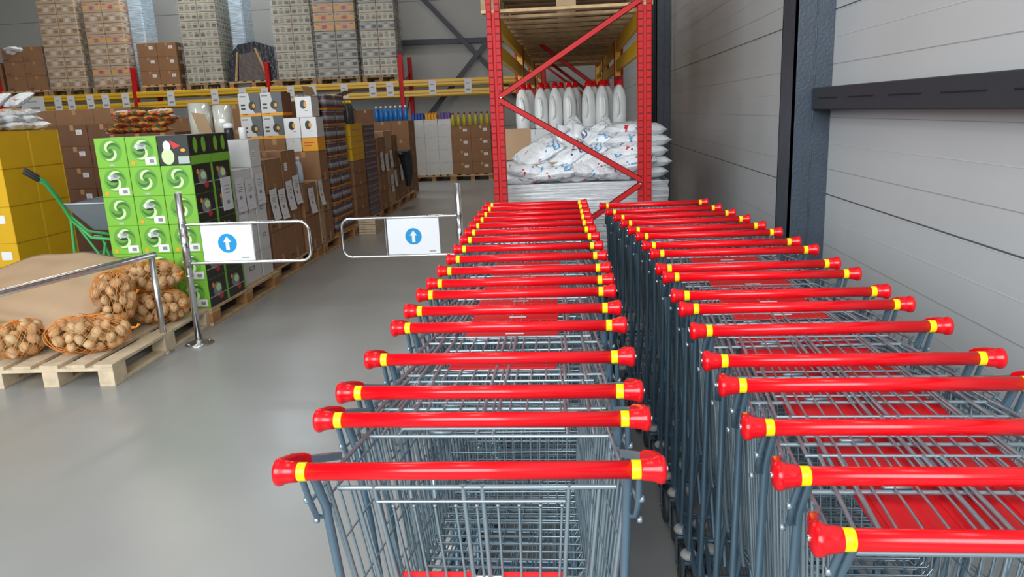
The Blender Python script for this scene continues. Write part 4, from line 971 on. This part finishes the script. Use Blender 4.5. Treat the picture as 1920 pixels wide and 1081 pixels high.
for k, (px, lab) in enumerate(((268, 'right of the brown towers'), (440, 'behind the pale can tower'))):
    x = at(px, 60, 18.9).x; y = rackY(x) + .78
    b = MB(); b.box(-.17, -.35, 0, .17, .35, 2.2, WRAPB, .03); o = b.build('wrapped_goods_stack', None, (x + .36, y, LZ + .01), RB); tag(o, 'bluish white column of wrapped goods ' + lab, 'wrapped goods')
for px, nx, nz, h, W_, pre in ((18, 2, 2, .33, .50, 'leftmost'), (93, 2, 3, .33, .48, 'second'), (322, 2, 3, .32, .46, 'taped')):
    x, y = up_pallet(px, nx * W_, 'pallet under the ' + pre + ' brown cartons on the upper level', 1.1, WOOD)
    for k in range(nz):
        for i in range(nx):
            me = carton_mesh(W_ - .005, .95, h - .002, 'brownlab' if pre == 'taped' else 'brown')
            o = link('cardboard_carton', me, None, (x + (i - (nx - 1) / 2) * W_, y - .02 + RB * (i - .5) * W_, LZ + .145 + k * h), RB)
            tag(o, f"brown carton of the {pre} pallet load on the upper level, {ROW[k]}, {('left', 'right')[i]}", 'box', 'brown cartons on the upper level')
x = at(4, 60, 17.5).x; y = rackY(x) + .5
for i in range(4): pillow('snack_pack', (x + .1 * i, y - .1 * i, LZ + .145 + .66 + .06 + i * .07), .5, .4, .13, SNACK, 'white pack in the heap on the leftmost upper cartons', 'snack pack', 'packs on the leftmost upper cartons', (0, .1, .4 * i), i)
# black draped A-frame load
x, y = up_pallet(485, 1.15, 'pallet under the black draped load on the upper level', 1.1, WOOD)
t = thing('draped_load', 'black film draped over a wooden A frame on the upper level', 'pallet load', (x, y, LZ + .146), RB)
b = MB(); poly = [(-.56, 0), (.56, 0), (.60, .5), (.46, .78), (.1, .90), (-.3, .84), (-.52, .6), (-.6, .3)]
Tq = Matrix(((1, 0, 0, 0), (0, 0, -1, .45), (0, 1, 0, 0), (0, 0, 0, 1))); b.prism(poly, 0, .9, BLACKF, Tq); b.build('black_film', t)
b = MB(); b.prism([(-.36, 0), (.30, 0), (.22, .68), (-.30, .62)], 0, .01, mat('dusty_brown_film', (.11, .085, .075), .4, bump=(10, .8)), Matrix(((1, 0, 0, 0), (0, 0, -1, -.455), (0, 1, 0, 0), (0, 0, 0, 1)))); b.build('inner_panel', t)
MB().tube([(-.42, -.5, 0), (-.32, -.48, .66)], .028, WOOD, 4).build('frame_post', t); MB().tube([(.36, -.5, 0), (.10, -.48, .74)], .028, WOOD, 4).build('frame_post', t)

# ------------------------------------------------------------------ goods under the back rack
yb = 18.0
xw = at(813, 330, 18.05).x
pallet(xw, 18.62, 0, 1.1, 1.0, 'pallet under the white cartons at the end of the aisle', WOOD, BLOCK, 0, 'pallets at the end of the aisle')
stack(xw - .49, 18.10, PZ, 3, 1, 4, .326, .5, .305, 'white', 'white carton', 'the white stack at the end of the aisle', 'white cartons at the aisle end')
xb = at(887, 332, 18.05).x
pallet(xb, 18.55, 0, 1.1, .98, 'pallet under the brown cartons at the end of the aisle', WOOD, BLOCK, 0, 'pallets at the end of the aisle')
stack(xb - .48, 18.04, PZ, 2, 1, 4, .48, .5, .285, 'brownlab', 'taped brown carton', 'the brown stack at the end of the aisle', 'brown cartons at the aisle end')
ztop = PZ + 4 * .305
for i, (m_, nm) in enumerate(((BLUEP, 'blue'), (ORANGE, 'orange'), (PURP, 'purple'))):
    t = thing('display_tray', 'white tray of ' + nm + ' packs on the white stack at the aisle end', 'tray', (xw - .326 + i * .326, 18.34, ztop)); b = MB()
    b.box(-.155, -.2, 0, .155, .2, .01, WCARD); b.box(-.155, -.2, .01, .155, -.194, .10, WCARD); b.box(-.155, .194, .01, .155, .2, .10, WCARD); b.box(-.155, -.194, .01, -.149, .194, .12, WCARD); b.box(.149, -.194, .01, .155, .194, .12, WCARD); b.build('tray_shell', t)
    for k in range(4):
        for j in range(2):
            key = ('sachet', nm)
            if key not in CACHE: bb = MB(); bb.box(-.032, -.05, 0, .032, .05, .22, m_, .01); bb.box(-.012, -.02, .22, .012, .02, .25, m_, .004); CACHE[key] = bb.mesh('refill_pack')
            q = link('refill_pack', CACHE[key], None, (xw - .326 + i * .326 - .108 + k * .072, 18.24 + j * .16, ztop + .0115)); tag(q, nm + ' refill pack standing in the ' + nm + ' tray at the aisle end', 'pack', nm + ' refill packs')
ztop = PZ + 4 * .285
for i in range(7):
    bottle('dish_soap_bottle', (xb - .42 + i * .138, 18.14, ztop + .0005), 1.32, OLIVEB, REDPR if False else mat('dark_red_cap', (.25, .02, .04), .4), 'yellow bottle, ' + ORD[i] + ' from the left on the brown stack at the aisle end', 'bottle', 'yellow bottles at the aisle end')
# blue bottles on brown cartons
x7 = at(700, 228, 15.3).x
stack(x7, 15.3, 0, 2, 1, 4, .36, .6, .37, 'brown', 'brown carton', 'the stack under the blue bottles', 'brown cartons under the blue bottles')
for i in range(7):
    bottle('cleaner_bottle', (x7 + .06 + i * .10, 15.38, 1.4815), 1.25, BLUEB, WHITE, 'blue bottle with white cap, ' + ORD[i] + ' from the left of the row under the yellow beams', 'bottle', 'blue bottles')
stack(-6.9, 18.0, 0, 6, 1, 3, .49, .6, .58, 'brown', 'brown carton', 'x', 'y', skip=lambda *a: True) if False else None
for q, (px, nz, hh, st) in enumerate(((30, 4, .46, 'brown'), (300, 4, .45, 'darklab'), (345, 4, .44, 'brown'), (420, 4, .44, 'dark'), (490, 4, .44, 'brown'), (560, 4, .45, 'dark'), (625, 4, .45, 'brown'), (672, 4, .44, 'dark'))):
    x = at(px, 240, 18.3).x; y = rackY(x) + .12
    stack(x - .45, y, 0, 2, 1, nz, .46, .6, hh, st, 'brown carton', 'the ' + ORD[q] + ' pile under the back rack', 'brown cartons under the back rack', jit=.004)

# ------------------------------------------------------------------ red rack with the white goods
NY = 5.6; NXL, NXR = -.525, .55
t = thing('pallet_rack', 'tall red pallet rack with diagonal braces at the end of the trolley rows', 'rack', (0, 0, 0))
def rack_upright(x, y, H_):
    b = MB(); w_, d = .098, .07
    b.box(x - w_ / 2, y, 0, x - .010, y + d, H_, RACKR, .004); b.box(x + .010, y, 0, x + w_ / 2, y + d, H_, RACKR, .004); b.box(x - .012, y + .012, 0, x + .012, y + d, H_, RACKR)
    z = .05
    while z < min(H_, 3.4):
        for s in (-1, 1): b.box(x + s * .030 - .016, y - .001, z, x + s * .030 + .016, y + .003, z + .008, SLOT)
        z += .05
    o = b.build('upright', t)
    b = MB(); b.box(x - .075, y - .03, 0, x + .075, y + d + .03, .006, RACKR); b.build('foot_plate', o)
def brace(p, q, r=.021):
    p, q = Vector(p), Vector(q); d = q - p; L = d.length; d.normalize(); n = Vector((0, -1, 0)); s_ = n.cross(d).normalized(); n = d.cross(s_)
    T = Matrix.Translation(p) @ Matrix((d, s_, n)).transposed().to_4x4()
    b = MB(); b.box(0, -r, -.002, L, r, .002, RACKR, 0, T); b.box(0, -r, -.022, L, -r + .004, .002, RACKR, 0, T); b.box(0, r - .004, -.022, L, r, .002, RACKR, 0, T); b.build('brace', t)
zA = at(947, 183, NY).z; zB = at(1192, 345, NY).z; zC = at(1180, 0, NY).z
for fy in (NY, NY + 2.85, NY + 5.7, NY + 8.55):
    for x in (NXL, NXR): rack_upright(x, fy, 4.6)
    xl, xr = NXL + .03, NXR - .03
    if fy == NY:
        brace((xl, fy - .004, zA + .01), (xr, fy - .004, zC)); brace((xl, fy - .004, zA - .02), (xr, fy - .004, zB + .03)); brace((xr, fy - .004, zB), (xl, fy - .004, .32)); brace((xr, fy - .004, zC + .1), (xl, fy - .004, 3.2))
        for bx_, bz in ((NXL + .035, zA), (NXR - .035, zB)): MB().lathe([(.009, 0), (.009, .006), (.005, .009)], CHROME, 10, Matrix.Translation((bx_, fy - .008, bz)) @ Matrix.Rotation(PI / 2, 4, 'X')).build('bolt', t)
    else:
        brace((xl, fy, 2.42), (xr, fy, 1.62)); brace((xl, fy, .8), (xr, fy, 1.6)); brace((xl, fy, .8), (xr, fy, .1)); brace((xl, fy, 2.43), (xr, fy, 3.2))
for k in range(3):
    ya, y2 = NY + .07 + k * 2.85, NY + 2.85 * (k + 1)
    for x in (NXL + .012, NXR - .012):
        for z in (1.93, 2.13):
            b = MB(); b.box(x - .022, ya, z, x + .022, y2, z + .115, BEAM, .005); o = b.build('beam', t)
            for yy in (ya, y2 - .05): bb = MB().box(x - .03, yy - .004 if yy > ya else yy, z - .05, x + .03, yy + .05, z + .16, BEAM, .003); bb.build('beam_hook', o)
for i, y in enumerate((NY + .42, NY + 1.50, NY + 2.42, NY + 3.5, NY + 4.5, NY + 5.6, NY + 6.8)):
    key = ('crosspal',)
    if key not in PALC:
        b = MB(); W = 1.22; L = .82
        for q in range(5): b.box(-W / 2, -L / 2 + q * .18, .122, W / 2, -L / 2 + q * .18 + .10, .144, WOODD, .002)  # deck boards in darker wood, shade under the loads put into the colour
        for q in (-W / 2, -.07, W / 2 - .14): b.box(q, -L / 2, .100, q + .14, L / 2, .122, WOOD, .002)
        for yy in (-L / 2, -.05, L / 2 - .1):
            b.box(-W / 2, yy, 0, W / 2, yy + .10, .022, WOOD, .002)
            for q in (-W / 2, -.07, W / 2 - .14): b.box(q, yy, .022, q + .14, yy + .1, .1, WOODD, .002)
        PALC[key] = b.mesh('wooden_pallet')
    for lv in range(2 if i == 0 else 1):
        o = link('wooden_pallet', PALC[key], None, (.0 + (-.04 if lv else .0), y, 2.2465 + lv * .146), 0 if not lv else .015)
        tag(o, 'wooden pallet on the red rack beams, ' + (('nearest, lower of two', 'nearest, upper of two')[lv] if i == 0 else ORD[i] + ' from the front'), 'pallet', 'pallets on the red rack')
for i, y in enumerate((NY + .42, NY + 1.50, NY + 2.42, NY + 3.5, NY + 4.5)):  # nearest load is added out of view to block light on the deck below
    stack(-.5, y - .38, 2.538 if i == 0 else 2.392, 2, 1, 2, .5, .76, .35, 'brown', 'brown carton', 'the ' + ORD[i] + ' high red rack load', 'brown cartons high on the red rack')
# wrapped pallet load
pallet(.11, 6.62, 0, 1.45, 1.28, 'wooden pallet under the wrapped silver load', WOOD)
t = thing('wrapped_load', 'pallet load wrapped in thick silver stretch film under the white bags', 'wrapped goods', (.11, 6.62, PZ))
b = MB(); b.box(-.62, -.68, 0, .62, .68, .84, mat('packed_bag_block', (.62, .64, .66), .5, noise=.12, nscale=6), .02); b.box(-.635, -.70, .0, -.42, -.60, .82, CARDL, .004); b.build('packed_goods', t)
b = MB(); rr = random.Random(5); N, M2 = 22, 56; vs = []; fs = []
for k in range(N + 1):
    for i in range(M2):
        a = i / M2 * 4; sd = int(a); f = a - sd; hw, hd = .645, .715
        p = [(-hw + 2 * hw * f, -hd), (hw, -hd + 2 * hd * f), (hw - 2 * hw * f, hd), (-hw, hd - 2 * hd * f)][sd]
        j = rr.uniform(0, .012) + .008 * math.sin(k * 2.2 + i * .15); vs.append((p[0] + (j if p[0] > 0 else -j), p[1] + (j if p[1] > 0 else -j), .845 * k / N))
for k in range(N):
    for i in range(M2): i2 = (i + 1) % M2; fs.append((k * M2 + i, k * M2 + i2, (k + 1) * M2 + i2, (k + 1) * M2 + i))
b.add(vs, fs, WRAPH, True); b.build('stretch_wrap', t)
# bags heaped on it
ZB = PZ + .85
bags = []
for k in range(5):                       # neat layers at the right rear
    for j in range(2):
        bags.append((.52 + (.02 if k % 2 else -.01), 6.15 + j * .42, ZB + .05 + k * .082, .52, .42, .12, 0, 0, R.uniform(-.08, .08)))
for k in range(2):
    for i in range(3): bags.append((-.34 + i * .36, 6.08 + .03 * k, ZB + .05 + k * .07, .46, .34, .12, R.uniform(-.08, .05), R.uniform(-.12, .12), R.uniform(-.3, .3)))
for (px, py, Y, rx_, ry_, rz_) in ((985, 318, 5.98, .1, .15, .2), (1040, 322, 5.98, .1, -.1, -.2), (1110, 318, 6.0, .15, .1, .3), (1165, 310, 6.0, .1, -.1, -.3), (1010, 285, 6.08, .5, -.5, .2), (1060, 292, 6.05, .5, -.6, .1), (1095, 290, 6.08, .4, -.5, -.1),
                                   (1125, 298, 6.02, .3, -.3, .1), (1060, 262, 6.2, .7, -.6, .2), (1110, 262, 6.16, .6, -.55, -.1), (1150, 262, 6.18, .4, -.4, .2), (1170, 285, 6.05, .25, -.25, .2), (1195, 262, 6.2, .3, -.2, .1), (1130, 275, 6.12, .5, -.4, .3), (1185, 300, 5.98, .15, -.1, -.1)):
    p = at(px, py, Y); bags.append((p.x, Y, max(p.z, ZB + .05), .40, .27, .11, rx_, ry_, rz_))
for i, (x, y, z, a, c, h, rx_, ry_, rz_) in enumerate(bags):
    pillow('detergent_bag', (x, y, z), a, c, h, BAGR if i % 3 else BAGB, 'white printed detergent bag in the heap on the wrapped load' if i >= 10 else 'white printed detergent bag in the neat layers at the right of the heap', 'bag', 'bags in the heap' if i >= 10 else 'bags in the neat layers', (rx_, ry_, rz_), i)
for i, (p, h) in enumerate((((1052, 248), .1), ((1082, 246), .1))):
    q = at(*p, 6.15); b = MB(); b.tube([q + Vector((0, 0, -.1)), q, q + Vector((.02, 0, .05))], [.07, .035, .06], mat('clear_white_plastic', (.70, .73, .74), .2), 8); o = b.build('plastic_bag', None); tag(o, ('left', 'right')[i] + ' crumpled clear plastic bag end sticking up from the heap', 'plastic bag')
b = MB(); q = at(968, 322, 6.02)
b.box(-.13, -.003, 0, .11, .003, .26, CARDL, .001); o = b.build('cardboard_board', None, (at(972, 298, 6.35).x, 6.40, at(972, 300, 6.35).z)); tag(o, 'tan cardboard panel standing behind the left end of the bag heap', 'cardboard')
b = MB(); b.box(-.26, -.16, 0, .26, .16, .012, CARDL, .002); o = b.build('cardboard_sheet', None, (at(1010, 305, 6.05).x, 6.10, at(1010, 306, 6.0).z - .01), 0); o.rotation_euler = (0, -.05, .05); tag(o, 'tan cardboard sheet under the left bags of the heap', 'cardboard')
# cartons and jugs
JY = 7.42
pallet(.04, 8.02, 0, 1.3, 1.16, 'wooden pallet under the cartons that carry the white jugs', WOOD)
JX0 = -.52; zc = PZ
stack(JX0, JY, zc, 3, 2, 4, .375, .38, .309, 'white', 'white printed carton', 'the stack that carries the white jugs', 'cartons under the white jugs')
zj = zc + 4 * .309 + .001
def jug_parts():
    b = MB(); N = 20; prof = [(.0, .060), (.01, .070), (.10, .074), (.20, .072), (.27, .068), (.33, .056), (.365, .034), (.385, .022), (.40, .021)]
    vs = []; fs = []
    for z, r in prof:
        for k in range(N):
            a = 2 * PI * k / N; x, y = math.cos(a), math.sin(a); rr_ = r
            if .05 < z < .34 and x > .6: rr_ *= .86
            vs.append((x * rr_, y * rr_ * .92, z))
    for i in range(len(prof) - 1):
        for k in range(N): k2 = (k + 1) % N; fs.append((i * N + k, i * N + k2, (i + 1) * N + k2, (i + 1) * N + k))
    fs.append(tuple(reversed(range(N)))); b.add(vs, fs, JUG, True); body = b.mesh('body')
    b = MB(); b.tube([(.048, -.045, .30), (.072, -.035, .27), (.080, -.028, .20), (.074, -.028, .12), (.055, -.04, .09)], .011, JUG, 8); hd = b.mesh('handle')
    b = MB(); b.lathe([(.030, .384), (.031, .400), (.026, .404), (.025, .428), (.022, .432), (.012, .440)], RED, 16); cap = b.mesh('cap')
    return body, hd, cap
JB = jug_parts(); JPR = None
jx = [-.47, -.385, -.245, -.10, .055, .185, .34, .44]
n = 0
for j in range(3):
    for i in range(8 if j == 0 else 7):
        x = -.43 + i * .151 + (-.02, .01, .0, -.015, .02, .0, .015)[i % 7] + (.0 if j == 0 else .06 * (j % 2)); y = JY + .085 + j * .165 + (.02 * (i % 2))
        if x > .53: continue
        lab = 'white plastic jug with red cap, ' + ('front', 'middle', 'rear')[j] + ' row, ' + ORD[i] + ' from the left'
        if JPR is None:
            JPR = thing('jug', lab, 'jug', (x, y, zj), 0, 'white jugs on the red rack'); link('body', JB[0], JPR); link('handle', JB[1], JPR); link('cap', JB[2], JPR); o = JPR
        else: o = copy_tree(JPR); o.location = (x, y, zj); o['label'] = lab
        o.rotation_euler = (0, 0, R.uniform(-.35, .35) - 1.15)
# goods deeper in the red rack
stack(-.5, 9.0, 0, 2, 1, 5, .5, .6, .34, 'dark', 'brown carton', 'the dark backdrop stack behind the white jugs', 'brown cartons in the red rack')  # built up as an added dark background behind the jugs
stack(-.5, 11.6, 0, 2, 1, 5, .5, .6, .33, 'dark', 'brown carton', 'the farther stack in the red rack', 'brown cartons in the red rack')
# downpipe and socket on the far column
b = MB(); b.lathe([(.03, 0), (.03, 4.5)], ANTHD, 12); o = b.build('downpipe', None, (XW - .26, 11.0, 0)); tag(o, 'thin dark pipe standing before the far wall column', 'pipe')
